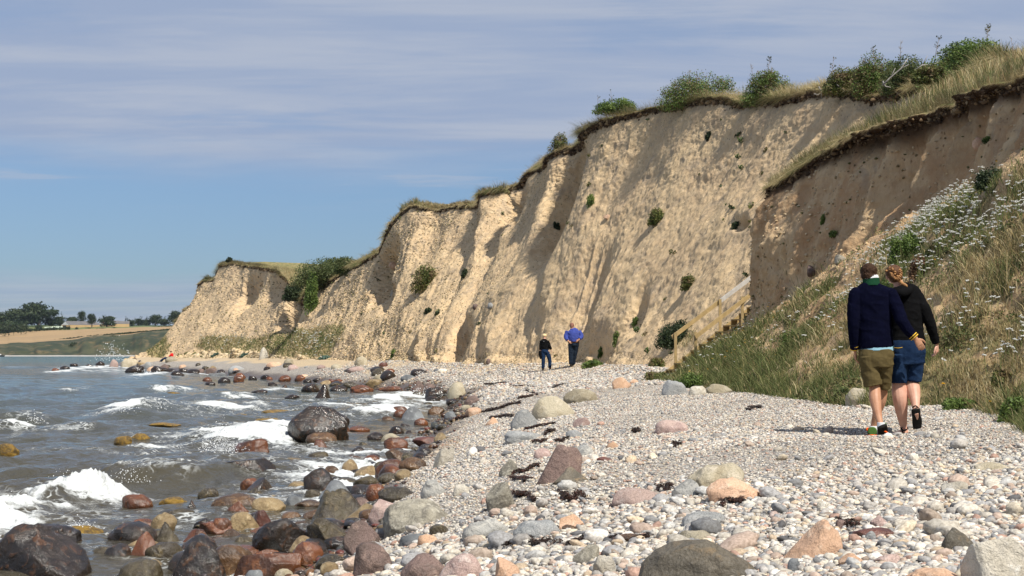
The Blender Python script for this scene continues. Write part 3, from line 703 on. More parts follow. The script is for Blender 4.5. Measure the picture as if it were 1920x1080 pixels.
FT = [  # far trees on the coast: px, base row, top row, width, depth, label
 (72, 614, 575, 50, 1440, 'tall round dark tree, the highest on the far skyline'), (34, 614, 585, 46, 1440, 'broad dome of dark trees left of the tallest far tree'), (5, 614, 590, 26, 1450, 'dark far tree at the left edge of the skyline'),
 (96, 614, 598, 22, 1450, 'low dark tree between the tallest far tree and the barn'), (112, 613, 597, 22, 1470, 'small pale topped tree just left of the white gabled barn'), (137, 612, 597, 22, 1500, 'low bushy tree rising behind the grey barn roof'), (154, 611, 588, 15, 1500, 'upright tree standing behind the middle of the long barn'),
 (172, 614, 592, 16, 1380, 'slim tree in front of the long barn roof'), (200, 614, 596, 26, 1380, 'spreading tree between the two farm barns'), (260, 612, 600, 14, 1500, 'small round tree right of the farm on the skyline'), (275, 612, 602, 14, 1510, 'low tree second right of the farm'),
 (292, 612, 594, 18, 1500, 'taller rounded tree midway between farm and cliff'), (308, 612, 600, 16, 1500, 'low dark tree right of the taller rounded one'), (329, 613, 586, 24, 1480, 'dark tree meeting the edge of the far cliff'), (18, 633, 606, 50, 1330, 'dark tree clump low at the left edge above the gold field'),
 (73, 628, 613, 14, 1340, 'single dark tree standing in the hedge below the tallest tree'), (344, 613, 592, 20, 1480, 'dark tree half hidden behind the far cliff'), (246, 612, 603, 14, 1490, 'small tree just right of the yellow barn end')]
for i, (px, yb, yt, w, Y, lab) in enumerate(FT):
    tree(px, yb + 2, yt - (yb - yt) * .25, w * 1.75, Y, lab, 'trees on the far coast', DARKG, .12 if w > 20 else .2, 11, 1800 if w < 40 else 3600, 200 + i)
BU = [(190, 624, 614, 30, 1320, 'wide dark bush in the meadow below the barns'), (215, 623, 613, 16, 1330, 'round bush beside the wide dark bush'), (144, 621, 613, 12, 1350, 'small bush below the barn wall'), (166, 622, 614, 18, 1350, 'bush under the slim tree'), (130, 633, 627, 14, 1240, 'low bush at the top of the gold field'), (135, 656, 641, 28, 1035, 'large dark bush on the green coastal slope'), (211, 637, 627, 20, 1050, 'pair of bushes on the top edge of the coastal slope'), (195, 644, 634, 22, 1045, 'dark bush half way up the coastal slope'), (292, 638, 632, 12, 1050, 'small dark bush near the foot of the cliff on the far slope'), (180, 655, 648, 26, 1025, 'low dark bush near the far beach')]
for i, (px, yb, yt, w, Y, lab) in enumerate(BU):
    tree(px, yb + 1, yt, w, Y, lab, 'bushes on the far coast', DARKG, -.1, 8, 500, 240 + i, 'bush', 'bush')
def hedge(x0, y0, x1, y1, Y, hpx, lab, seed):
    a = np.array(P(x0, y0, Y)); b_ = np.array(P(x1, y1, Y * (1.02))); n = int(abs(x1 - x0) / 3) + 2; r_ = np.random.default_rng(seed)
    C = []; R = []
    for i in range(n):
        q = a + (b_ - a) * (i / (n - 1)) - a; s_ = r_.uniform(.35, 1.3)
        C.append(q + np.array([0, 0, hpx / F * Y * .4])); R.append((1.5 / F * Y * 1.4, 1.2, hpx / F * Y * .55 * s_))
    V, Fq, cc = leaves_mesh(np.array(C), np.array(R), .55, DARKG, n * 60, seed=seed)
    o = mesh_np('hedge', V, Fq, M['leaf'], None, False, {'Col': cc}, loc=a); tag(o, lab, 'hedge', 'field hedges on the far coast')
hedge(-20, 653, 190, 630, 1095, 3.4, 'thin hedge crossing the gold field from the left edge', 1)
hedge(195, 629, 330, 618, 1095, 2.6, 'thin hedge running on up the gold field to the cliff', 2)
hedge(50, 622, 130, 618, 1320, 7, 'dark hedge in the meadow below the greenhouse', 3)
hedge(-40, 610, 118, 609, 1470, 26, 'dark wooded hedge under the tall far trees', 4)
hedge(236, 610, 352, 608, 1490, 17, 'dark hedge on the skyline right of the farm', 5)
hedge(245, 618, 330, 613, 1380, 3, 'low hedge at the top of the right hand gold field', 6)
hedge(-40, 630, 52, 624, 1250, 22, 'thick dark hedge at the left edge above the gold field', 7)

# farm
M['barnwall'] = plain('barn_wall', (.52, .36, .18), (.46, .31, .16), .9, .3)
M['roof'] = plain('grey_roof', (.13, .125, .125), (.16, .15, .15), .9, .3)
M['redroof'] = plain('red_roof', (.20, .08, .06), None, .9, .3)
M['whitew'] = plain('white_wall', (.72, .72, .72), None, .8, .3)
M['glassh'] = plain('greenhouse_film', (.42, .50, .40), (.50, .56, .46), .5, .2)
M['dark'] = plain('dark_opening', (.03, .03, .03), None, .9, 1)
def barn(x0, x1, yb, ywall, yridge, Y, dep, label, gable, wall=None, roof=None, cat='barn'):
    """long axis runs left-right; gable = fraction of the width seen as the left gable end"""
    a = np.array(P(x0, yb, Y)); L = (x1 - x0) / F * Y; hw = (yb - ywall) / F * Y; hr = (yb - yridge) / F * Y
    o = empty('barn', tuple(a), label, cat, 'farm buildings on the far coast')
    g = gable * L      # the building is turned: gable end from (0,0) to (g, -dep*..)
    mb = MB(); p0 = np.array([0, 0, 0.]); p1 = np.array([g, -dep * .35, 0]); p2 = np.array([L, 0, 0]); p3 = p2 - (p1 - p0)
    V = [p0, p1, p2, p3]; V = V + [v + np.array([0, 0, hw]) for v in V]
    mb.add(V, [[0, 1, 5, 4], [1, 2, 6, 5], [2, 3, 7, 6], [3, 0, 4, 7]]); mb.build('wall', wall or M['barnwall'], o, False)
    r0 = (V[4] + V[5]) / 2 + np.array([0, 0, hr - hw]); r1 = (V[6] + V[7]) / 2 + np.array([0, 0, hr - hw])
    for tr_ in ([V[4], V[5], r0], [V[6], V[7], r1]):
        mb = MB(); mb.add(tr_, None, [[0, 1, 2]]); mb.build('gable', M['whitew'] if gable > .1 else (wall or M['barnwall']), o, False)
    e = np.array([-.3, 0, .12]); mb = MB(); mb.add([V[5] + e, V[6] - e * [1, 0, -1], r1 - e * [1, 0, -1], r0 + e], [[0, 1, 2, 3]]); mb.add([V[4] + e, r0 + e, r1 - e * [1, 0, -1], V[7] - e * [1, 0, -1]], [[0, 1, 2, 3]]); mb.build('roof', roof or M['roof'], o, False)
    q = p0 + (p1 - p0) * .45 + np.array([0, -.4, 0])
    mb = MB(); mb.box(q + np.array([0, -.1, hw * .42]), (g * .16 + .3, .15, hw * .42)); mb.build('door', M['dark'], o, False)
    return o
barn(115, 187, 615, 609.5, 602.5, 1400, 16, 'long tan barn with white gable and grey roof on the far coast', .27)
barn(184, 228, 613.5, 608, 601.5, 1425, 14, 'grey roofed barn half behind trees in the middle of the farm', .3, roof=M['redroof'])
barn(196, 242, 613.5, 607.5, 602.0, 1410, 14, 'grey roofed barn with a yellow end wall at the right of the farm', .04)
o = empty('greenhouse', P(85, 616, 1390), 'long low pale green greenhouse left of the tan barn', 'greenhouse')
mb = MB(); n = 10
for i in range(n):
    x = i * 1.6
    mb.tube([(x, 0, 0), (x + 1.2, -5, 0)], [(.8, 1.4 + .12 * i), (.8, 1.4 + .12 * i)], 10, (0, 0, 1))
mb.build('glass_roof', M['glassh'], o)
mb = MB(); mb.box((7.5, .4, .4), (8.2, .2, .4)); mb.build('base_wall', M['whitew'], o, False)
# small boat at the left edge
x, y, z = hit_ground(2, 669.2); o = empty('boat', (P(1, 668, 900)[0], 900, 0), 'small dark moored boat at the left edge under the far beach', 'boat')
mb = MB(); mb.tube([(-2.2, 0, .35), (-1.2, 0, .3), (0, 0, .28), (1.5, 0, .3), (2.6, 0, .6)], [(.15, .3), (.75, .55), (.9, .6), (.7, .55), (.05, .1)], 12, (0, 0, 1)); mb.build('hull', M['dark'], o)
mb = MB(); mb.box((-.4, 0, 1.1), (.7, .5, .35)); mb.build('cabin', M['whitew'], o)
# ---------------------------------------------------------------- stones
def rockmat(key, c1, c2, c3, rough, scale=7.0, speck=0.0, spec=.4, bmp=.5, band=0.0):
    m, nt, b = newmat('stone_' + key); p = objc(nt)
    oi = nt.nodes.new('ShaderNodeObjectInfo').outputs['Random']
    pv = nd(nt, 'ShaderNodeVectorMath', {'operation': 'ADD'}, _0=p, _1=nd(nt, 'ShaderNodeCombineXYZ', X=mth(nt, 'MULTIPLY', oi, 37.0), Y=mth(nt, 'MULTIPLY', oi, 11.0)).outputs[0]).outputs[0]
    n1 = noise(nt, pv, scale * .45, 5, .6, .8); n2 = noise(nt, pv, scale * 1.6, 6, .65, .5); n3 = noise(nt, pv, scale * 16, 3, .7)
    c = mix(nt, ss(nt, n1, .40, .60), c1, c2); c = mix(nt, ss(nt, n2, .52, .68), c, c3)
    if band: c = mix(nt, ss(nt, mth(nt, 'SINE', mth(nt, 'ADD', mth(nt, 'MULTIPLY', nd(nt, 'ShaderNodeSeparateXYZ', Vector=mapping(nt, pv, (1, 1, 1), (.6, .3, .2))).outputs[2], scale * band), mth(nt, 'MULTIPLY', n1, 14))), .2, .9, 0, .6), c, c3)
    if speck: c = mix(nt, ss(nt, n3, .50, .62, 0, speck), c, tuple(x * .45 for x in c1)); c = mix(nt, ss(nt, n3, .46, .36, 0, speck * .8), c, tuple(min(x * 1.5 + .05, .8) for x in c2))
    hv = mth(nt, 'ADD', .8, mth(nt, 'MULTIPLY', oi, .4)); c = mix(nt, 1.0, c, nd(nt, 'ShaderNodeCombineColor', _0=hv, _1=hv, _2=hv).outputs[0], 'MULTIPLY')
    setc(nt, b, c); b.inputs['Specular IOR Level'].default_value = spec
    nt.links.new(mth(nt, 'ADD', rough, mth(nt, 'MULTIPLY', ss(nt, n1, .35, .7), .14)), b.inputs['Roughness'])
    b1 = bump(nt, b, n2, min(bmp * 1.6, 1), .035); b2 = bump(nt, b, noise(nt, pv, scale * 5, 5, .7), bmp, .012, b1); bump(nt, b, n3, bmp * .8, .006, b2)
    M[key] = m
rockmat('D', (.014, .011, .009), (.030, .020, .013), (.085, .038, .015), .12, 6, .2, .6)
rockmat('R', (.15, .050, .018), (.075, .032, .016), (.24, .095, .035), .18, 6, .3, .6)
rockmat('O', (.125, .064, .026), (.060, .034, .018), (.20, .12, .055), .18, 7, .4, .55)
rockmat('Y', (.33, .235, .115), (.20, .135, .065), (.44, .34, .19), .3, 9, .4, .5, .9)
rockmat('V', (.080, .062, .030), (.040, .030, .018), (.14, .105, .05), .16, 7, .5, .55, .7)
rockmat('K', (.15, .050, .034), (.08, .032, .022), (.20, .09, .06), .3, 6, .3, .5)
rockmat('G', (.36, .36, .35), (.28, .285, .28), (.46, .45, .42), .75, 7, .6, .25, .6)
rockmat('N', (.36, .35, .32), (.24, .24, .23), (.50, .48, .43), .75, 8, .4, .25, .6, 5.0)
rockmat('T', (.42, .37, .27), (.33, .28, .19), (.50, .44, .34), .8, 6, .5, .25, .6)
rockmat('P', (.46, .34, .29), (.37, .26, .23), (.55, .45, .40), .8, 8, .7, .25, .4)
rockmat('S', (.17, .18, .185), (.11, .115, .12), (.27, .28, .28), .55, 6, .3, .3, .4)
rockmat('B', (.20, .135, .115), (.13, .095, .08), (.30, .21, .17), .7, 7, .7, .3, .7)
rockmat('W', (.62, .57, .48), (.50, .45, .36), (.72, .68, .60), .8, 8, .3, .2, .9)
rockmat('Q', (.46, .42, .33), (.24, .22, .18), (.60, .56, .46), .85, 14, .6, .2, 1.0)
rockmat('C', (.62, .40, .27), (.52, .33, .21), (.70, .52, .38), .8, 6, .4, .25)
rockmat('H', (.135, .115, .085), (.085, .075, .058), (.20, .145, .085), .6, 5, .6, .3, .5)
rockmat('A', (.30, .17, .018), (.10, .06, .015), (.42, .27, .03), .35, 22, .5, .5, 1.0)
WET = set('DROYVKA')
STONES = []
def stone_mesh(seed, sub, shape):
    r_ = np.random.default_rng(seed); V, Fq = ico(sub); V = V.copy()
    n = vn(V * 1.3 + seed, seed) * .16 + fbm(V * 2.3 + seed, 3, seed + 1) * .13
    V = V * (1 + n)[:, None]
    k, off, st = {'r': (5, .86, .7), 'a': (11, .62, .92), 'p': (8, .68, .85), 'f': (6, .8, .8), 's': (9, .6, .92)}[shape]
    for i in range(k):
        d = r_.normal(size=3); d /= np.linalg.norm(d)
        if shape == 'p' and d[2] > .75: d[2] *= .2; d /= np.linalg.norm(d)
        o_ = off * r_.uniform(.85, 1.15); dd = V @ d; V = V - np.outer(np.maximum(dd - o_, 0) * st, d)
    if shape == 's': V[:, 2] = np.minimum(V[:, 2], .55 + .15 * V[:, 0])
    if shape == 'p':
        ox = r_.uniform(-.25, .25); tz = np.clip(V[:, 2], -.2, 1.2); V[:, 0] = V[:, 0] * (1.06 - .44 * tz) + ox * tz; V[:, 1] *= (1.06 - .4 * tz)
    V = V * (1 + (.030 * fbm(V * 6 + seed, 3, seed + 5) + (.012 * vn(V * 19, seed + 6) if sub > 3 else 0)))[:, None]
    V /= np.abs(V).max(0)
    return V, Fq
def stone(x0, x1, y0, y1, key, shape, label, group=None, seed=None, on=None, tilt=None, name=None, z=None, deep=.75):
    px = (x0 + x1) / 2; seed = seed if seed is not None else (int(x0 * 7 + y0 * 13) % 9973)
    if key in WET and y1 > 760: mx_ = (x1 - x0) * .05; x0 -= mx_; x1 += mx_; y0 -= (y1 - y0) * .06
    wp = x1 - x0
    if on == 'pick':
        r = pick(px, min(y1 - 2, 1079)); X, Y, g_ = r[0]
    else: X, Y, g_ = hit_ground(px, y1 - (y1 - y0) * .06)
    w = wp / F * Y; dp = w * deep; Yc = Y + dp * .42; w = wp / F * Yc
    zt = CZ - (y0 - HY) / F * Yc; gc = max(float(beach_z(px_x(px, Yc), Yc)), -.25 if key in WET else -9) if on != 'pick' else g_
    gc = min(gc, zt - .02) if on != 'pick' else zt - (y1 - y0) / F * Y
    if on != 'pick' and Y * F > 0 and gc < 0: gc = -.06
    hv = max(zt - gc, .02)
    cz_ = gc + hv * ((.28 if key in WET else .06) if shape != 'p' else .0); rz = zt - cz_
    sub = 5 if wp > 110 else 4 if wp > 42 else 3 if wp > 14 else 2
    V, Fq = stone_mesh(seed, sub, shape); V = V * np.array([w / 2, dp / 2, rz])
    o = mesh_np(name or ('boulder' if w > .33 else 'stone'), V, Fq, M[key], None, True, loc=(px_x(px, Yc), Yc, cz_))
    NAMED.append((px, (y0 + y1) / 2, label)); tag(o, label, 'boulder' if w > .33 else 'stone', group); STONES.append((px, (y0 + y1) / 2, px_x(px, Yc), Yc, w / 2, dp / 2))
    return o
def px_x(px, Y): return (px - CX) / F * Y
TB = """-25 187 987 1092 D p|big glossy black and rust boulder in the bottom left corner
30 150 984 1030 D r|dark hump behind the top of the corner boulder
120 190 984 1004 A f|weed covered low rock behind the corner boulder
208 297 976 1019 D r|rounded dark brown wet boulder with a bright glint, beyond the corner boulder
238 292 970 990 R r|reddish low stone touching the back of the rounded brown boulder
285 331 962 996 Y a|knobbly yellow stone behind the olive pyramid stone
289 342 981 1023 V p|olive wet pyramid stone in front of the knobbly yellow one
232 308 999 1049 R p|rust and black slab leaning to a point, left of the olive pyramid
197 250 1018 1047 D f|flat black wet slab left of the rust leaning slab
170 222 1025 1045 V r|low olive stone at the right foot of the corner boulder
327 405 992 1024 R p|rust red humped wet stone right of the olive pyramid
272 342 1018 1049 V r|dark olive rounded stone between two pointed wet rocks
308 422 1017 1095 D p|large brown wet pyramid boulder at the bottom edge
222 304 1049 1095 V r|speckled olive boulder cut by the bottom edge, left of the brown pyramid
374 433 970 999 R a|small bright red wet stone left of the tan block
343 374 938 954 D p|small black pointed stone alone in the wash
228 284 926 952 R r|rust stone at the right end of the breaking wave
300 352 931 947 A f|weedy reddish flat stone right of the breaking wave
372 410 913 932 V r|mottled stone with weed standing in the shallows
300 362 952 966 V f|submerged brown flat stone in the wash
399 494 926 956 O r|broad orange brown wet stone
417 476 939 963 R p|dark red wedge lying against the broad orange brown stone
452 491 896 913 R r|small round rust stone in front of the black slab
474 533 934 958 Y f|banded yellow and black flat stone
526 576 928 948 S r|low blue grey wet stone right of the banded one
553 606 937 950 O f|flat ochre wet stone below the blue grey one
433 485 961 993 Y r|rounded tan block, smooth and dry topped, in the wash
474 512 956 988 K a|brick red block right of the rounded tan stone
393 432 970 998 R r|rusty red stone left of the rounded tan block
571 602 916 935 V r|knobbly brown stone at the foot of the dark upright boulder
573 692 909 992 V p|tall peaked olive boulder, the sharpest peak on the shore
569 612 956 974 O r|tan brown stone at the left foot of the peaked boulder
678 766 936 980 P a|large rose pink granite slab right of the peaked boulder
715 852 934 992 Q f|long pitted grey and white rock sloping right of the pink slab
660 697 932 955 B r|maroon wet stone behind the peaked boulder
686 722 906 941 R r|glinting rusty stone at the water's edge
712 778 914 942 V r|smooth olive tan stone at the edge of the pebbles
470 592 972 1042 D a|large dark brown wet boulder below the peaked one
578 652 972 1026 V a|olive boulder with fine banding under the peaked boulder
644 723 976 1034 B a|dark red granite block, speckled, below the pink slab
385 482 1019 1082 O r|orange brown wet boulder near the bottom edge
438 574 1029 1092 R a|big rust brown slab at the bottom edge
545 608 1014 1066 R r|rusty boulder between the dark brown and striped ones
655 737 1014 1085 B r|striped brown and grey boulder below the red granite block
748 846 1034 1095 B r|grey boulder with red patches cut by the bottom edge
822 922 1037 1095 P r|reddish speckled boulder beside the grey and red one, at the bottom edge
455 497 1066 1090 S r|small smooth grey stone on the rust slab's lower left
514 552 1064 1090 T r|tan grey stone at the bottom edge under the rusty boulder
590 652 1040 1068 V r|low brown stone left of the striped boulder
600 634 1054 1080 Y r|small pale knobbly stone by the bottom edge
745 800 998 1022 S f|slate grey flat stone below the pitted grey rock
782 820 1000 1022 C r|small tan and orange stone right of the slate
400 517 852 895 D s|flat topped black boulder with waves splashing its left end
430 503 824 859 R a|rust boulder with black top just behind the flat topped one
538 650 764 828 D r|the largest boulder in the water, dark brown and standing alone
575 630 810 828 O r|smooth orange brown stone at the foot of the lone dark boulder
582 620 822 842 R p|rust stone below the smooth orange brown one
626 656 795 813 R r|reddish stone touching the right side of the lone dark boulder
648 692 798 809 R f|long flat rust stone right of the lone dark boulder
572 629 879 926 D r|upright dark boulder with a rusty foot
595 668 899 944 S f|long sloping slate slab beside the peaked boulder
628 670 893 912 V r|small brown stone between upright boulder and olive slab
664 716 892 918 V f|olive brown wet slab leaning to the right
661 706 872 896 Y a|pitted yellow stone, larger of two at the wash's edge
635 670 862 884 Y a|smaller pitted yellow stone further into the wash
702 742 866 890 V r|glinting dark brown stone right of the pitted yellow one
724 772 843 874 O a|glossy brown boulder with a pale crust at the edge of the pebbles
750 802 858 885 O f|smooth ochre oval stone beside the glossy brown boulder
810 854 834 876 W a|pale yellow and white broken rock at the edge of the pebbles
775 820 816 836 K a|brick red sharp edged stone on the shingle
721 764 821 843 R r|red brown wet stone left of the brick red one
660 688 838 848 D r|small dark stone in the wash above the olive one
578 616 846 864 V r|olive round stone in the wash below the lone dark boulder
530 566 858 873 Y f|yellowish low stone right of the flat topped black boulder
680 718 853 868 R r|rusty low stone in the wash above the slate piece
678 706 862 872 S f|dark slate piece in the wash
540 574 903 915 Y f|flat yellow stone just awash
712 758 811 828 T r|tan low stone behind the red brown one
690 720 811 826 D r|black round stone left of the tan low one
730 758 799 812 D r|black pointed stone on the wet edge
751 800 762 787 S p|dark slate triangular boulder at the water's edge
736 764 761 774 R r|red stone left of the dark triangular boulder
738 762 768 782 R r|second red stone, lower, left of the triangular boulder
799 832 763 779 O a|orange brown rough stone right of the triangular boulder
832 858 771 786 S r|slate blue stone on the shingle below the row of boulders
715 740 780 790 O r|small orange stone in the wash
776 802 784 798 R r|small brick stone on the wet gravel
766 798 714 741 B p|brown peaked boulder at left of the row above the foam
795 818 718 732 B r|small purplish stone between the peaked and black boulders
794 840 726 750 D r|black rounded boulder in the row above the foam
838 876 715 749 T r|tall grey tan boulder at the right end of the row
768 796 733 745 V r|low brown stone under the peaked boulder of the row
796 826 743 753 D r|black low stone awash below the row
836 861 747 759 D r|small dark stone awash at the right of the row
868 904 741 760 B r|grey brown stone on the shingle right of the tall grey one
862 884 758 772 T f|ochre flat stone below the grey brown one
708 766 724 736 R f|long low rust stone left of the row
584 623 720 748 D p|black pointed boulder standing in the shallows
564 600 716 736 D r|black humped boulder just behind the pointed one
616 652 722 736 D r|dark long stone right of the pointed black boulder
636 676 714 728 V r|brown stones' large one on the gravel edge
656 702 720 738 R r|dark stone with rusty top at the gravel edge
690 702 729 737 D p|small dark stone by the rusty topped one
523 543 721 733 D p|small dark peaked stone in the shallows
472 504 730 738 D f|low dark stone awash left of the peaked small one
533 563 739 748 D f|flat dark stone awash below the small peaked one
570 594 754 763 D p|small black stone alone in open water
484 552 768 776 A f|weedy orange flat rock right of centre in the water
480 524 783 790 A f|weed patch rock below the flat orange one
521 548 703 716 R r|rust stone on the far water's edge
488 508 702 712 D r|dark small round stone on the far water's edge
550 576 702 716 R r|rusty stone second in the far row
558 580 702 709 C r|pale brown stone topping the far row
568 586 710 718 D r|dark stone right in the far row
586 602 709 716 D r|little black stone at right of the far row
615 628 711 718 K r|red small stone at the gravel's edge
626 645 710 718 R r|red and dark stone beside the small red one
500 520 716 724 D f|flat black stone before the far row
498 512 706 712 R r|tiny rust stone before the far row
426 460 685 698 G r|large grey boulder on the far gravel
436 448 690 699 C r|tan stone against the large grey far boulder
408 432 707 719 D r|dark rounded rock in front of the far rocks
436 458 704 717 R r|rusty rock right of the dark rounded far rock
379 398 707 716 R r|small rust rock alone before the far rocks
384 404 716 722 D f|low dark rock awash left of the rounded one
385 430 695 705 S s|flat topped dark slab among far rocks
318 346 695 708 D r|blackish boulder in front of the far cluster
334 356 690 702 D r|dark boulder behind the blackish one
348 376 692 703 D r|wet boulder in the middle of the far cluster
370 384 690 700 B r|brownish boulder right of the middle one
386 408 688 699 B s|brown blocky boulder in the far cluster
440 462 699 711 R r|rust boulder at the right end of the far cluster
464 482 703 714 D r|dark boulder past the end of the far cluster
234 270 680 700 D a|big dark brown boulder at the tip of the far rocks
224 262 672 690 T r|broad tan topped boulder behind the big dark one
205 222 674 692 P r|pale pink boulder at the tip of the far rocks
178 197 677 690 D r|round black boulder standing farthest out
271 286 678 690 G r|grey egg shaped boulder right of the big dark one
274 292 686 696 C r|pale tan stone below the grey egg shaped one
282 308 685 701 D r|dark angular boulder near the far tip
298 320 683 696 B r|brown boulder between far tip and cluster
310 332 690 702 D r|dark boulder with rusty flank near the far tip
160 176 682 689 D f|low black rock left of the farthest out boulder
176 187 686 692 R r|small rust rock below the farthest out boulder
112 131 686 693 D f|small dark rock in the foam far out
96 112 690 698 R r|small rust and black rock farthest left in the foam
130 146 681 687 D f|thin black rock line far out by the white water
310 334 668 679 T f|pale boulder the seated reader leans on
214 248 817 831 A r|golden weed covered rock in open water
246 284 813 827 A r|weed covered hump right of the golden weedy rock
297 342 815 821 A f|thin weedy rock right of the weed covered hump
354 384 807 815 A r|weedy dome at the tail of the weedy rocks
-12 35 832 852 A r|golden weedy rock at the left edge
280 338 791 798 A f|weed patch rock under the small breaking waves
312 340 734 741 A f|weedy rock with a crest of foam behind
380 404 801 807 A f|small weedy rock near the splash
438 468 775 781 A f|small weedy flat rock left of the lone boulder
145 164 865 870 A f|small floating weed rock, left of two
174 194 865 870 A f|small floating weed rock, right of two
955 1009 767 805 G r|pale blue grey rounded boulder on the shingle
997 1080 739 786 T r|large olive grey rounded boulder on the shingle
1056 1128 728 756 T f|half buried sandy slab behind the large olive grey boulder
1143 1184 707 730 C a|orange pink block at the foot of the grass tuft
1180 1200 711 722 C f|small flat orange stone right of the orange pink block
1072 1112 778 801 P a|small pinkish stone right of the pale grey boulder
909 936 781 797 C p|pink triangular stone left of the pale grey boulder
942 1024 803 830 G f|low grey slab below the pale grey boulder
998 1100 833 908 B a|large brown purple boulder with a pink vein, centre of the shingle
1030 1107 875 910 H p|dark olive wedge leaning on the front of the brown purple boulder
1074 1114 833 856 N r|striped pale stone behind the brown purple boulder
1000 1036 840 860 P f|pale pink flat stone left of the brown purple boulder
930 978 861 894 Q p|pitted grey pointed stone left of the brown purple boulder
1146 1244 914 948 P r|long pink granite hump on the shingle
1228 1294 785 814 P f|smooth rose hump half sunk in open shingle
788 836 899 934 N r|grey stone with dark base at left of the shingle
848 882 906 930 W r|pale stone behind the pitted tan one
910 972 903 960 Q a|pitted tan and white rock with holes
1136 1162 829 842 C r|tan stone in open shingle behind the boulder
870 906 763 780 C f|ochre stone near the wrack line
1118 1146 857 866 K r|small brick red stone right of the brown purple boulder
1060 1094 806 822 G r|grey low stone in the open shingle
960 1058 968 1013 G r|large round grey stone above the black weed line
1043 1100 964 995 C a|tan angular stone touching the large round grey one
1053 1082 983 998 O r|ochre small stone in front of the tan angular one
866 960 963 1012 N f|long grey ridge stone left of the large round grey one
805 838 984 1004 V r|dark green brown small stone at left
918 976 1044 1092 C a|cream angular stone at the bottom edge
1150 1212 1001 1020 O f|flat brick orange stone by the black weed
1074 1130 1020 1060 Q a|white pitted flint near the bottom edge
1112 1160 1040 1082 W a|yellowish white flint near the bottom edge
1284 1404 864 920 T r|large tan granite boulder, back one of a pair
1322 1424 891 945 C r|smooth peach boulder, front one of a pair
1254 1322 899 934 N a|grey stone with wavy bands left of the tan pair
1276 1360 957 990 G f|flat oval grey stone below the banded one
1317 1344 972 993 O a|small orange stone resting on the flat grey oval
1256 1348 990 1024 T f|sunken grainy stone behind the big dark boulder
1188 1428 1006 1105 H r|big smooth dark boulder at the bottom edge
1460 1600 974 1052 C p|reddish tan pyramid boulder near the bottom
1752 1826 989 1038 H a|grey brown angular block at lower right
1798 1945 1002 1100 W a|large cream and brown rock in the bottom right corner
1698 1816 1064 1100 C f|sunken tan rock at the bottom edge left of the cream rock
1630 1670 963 992 P a|rosy red stone near the reddish pyramid
1564 1590 970 994 B r|pinkish brown stone behind the reddish pyramid
1602 1680 988 1010 K f|long flat brick red stone
1622 1644 993 1014 G r|round grey stone against the long brick red one
1763 1820 902 924 W f|flat chalk white stone at right
1820 1892 866 884 T f|buried sandy stone under the grass bank
1528 1560 938 958 W r|whitish lumpy stone in mid shingle
1440 1466 958 974 P r|pinkish small round stone in mid shingle
1640 1700 1038 1060 P a|small rosy block at lower right, before the cream rock
1476 1500 1046 1074 S r|blue grey pebble stone left of the bottom
1560 1620 1036 1064 C a|cream brown wedge before the pyramid
1326 1355 689 722 T r|upright rounded grey stone in the grass edge
1320 1374 717 739 T f|long smooth beige stone lying at the grass edge
1240 1290 712 742 G f|grey slab sloping out of the gravel by the grass
1290 1325 722 742 W f|pale lumpy stones' block left of the beige one
1586 1644 727 764 T r|greyish stone in the grass behind the walking couple
664 693 668 686 T r|round olive boulder at the foot of the far cliff
650 684 687 698 P f|pinkish flat boulder on the far shingle
498 530 678 688 C f|pink flat rock on the far shingle below the grass
531 552 672 685 T r|tan low boulder by the pink flat rock
538 560 683 694 P r|rosy low stone below the tan boulder
710 728 679 689 K r|reddish stone below the cliff foot
620 645 682 692 T f|low tan stone under the cliff talus
594 610 684 692 P r|small pink stone under the cliff talus
486 504 651 674 W p|upright white chalk block in the green talus
812 824 690 697 S r|little dark stone before the cliff foot
820 840 691 698 W f|flat cream stone beside the little dark one
750 780 702 713 S f|slate coloured flat stone on the far shingle
700 728 702 714 T f|brownish grey slab on the far shingle
570 578 686 690 G r|tiny grey stone on the far shingle
335 350 683 690 C r|tan stone on the far gravel above the wet rocks
360 374 663 670 W f|pale block in front of the far green talus"""
for ln_ in TB.split('\n'):
    a_, lab = ln_.split('|'); q = a_.split(); stone(*map(float, q[:4]), q[4], q[5], lab)
for (x0, x1, y0, y1, k, s_, lab) in [(729, 750, 488, 504, 'C', 'r', 'orange boulder sticking out of the far cliff nose'), (1132, 1147, 403, 413, 'C', 'a', 'tan stone jutting from the middle of the cliff face'), (1514, 1533, 498, 522, 'B', 'a', 'reddish brown stone on the sand above the flowers'), (1824, 1846, 258, 288, 'C', 'r', 'peach boulder stuck in the upper face of the near bluff'), (886, 898, 570, 584, 'B', 'r', 'reddish stone in the lower cliff face'), (915, 927, 568, 582, 'G', 'r', 'grey stone right of the reddish one in the cliff'), (730, 742, 545, 560, 'W', 'a', 'pale block below the orange boulder in the far nose'), (1562, 1588, 480, 502, 'Q', 'a', 'whitish stone lying among the white flowers'), (912, 922, 672, 686, 'B', 'r', 'dark reddish stone at the cliff toe')]:
    r = pick((x0 + x1) / 2, (y0 + y1) / 2)
    if r is None: continue
    c, n = r; Y = c[1]; w = (x1 - x0) / F * Y; h_ = (y1 - y0) / F * Y
    V, Fq = stone_mesh(int(x0), 3, s_); tag(mesh_np('boulder' if w > .33 else 'stone', V * np.array([w / 2, w * .5, h_ / 2]), Fq, M[k], loc=c + n * w * .12), lab, 'boulder' if w > .33 else 'stone')

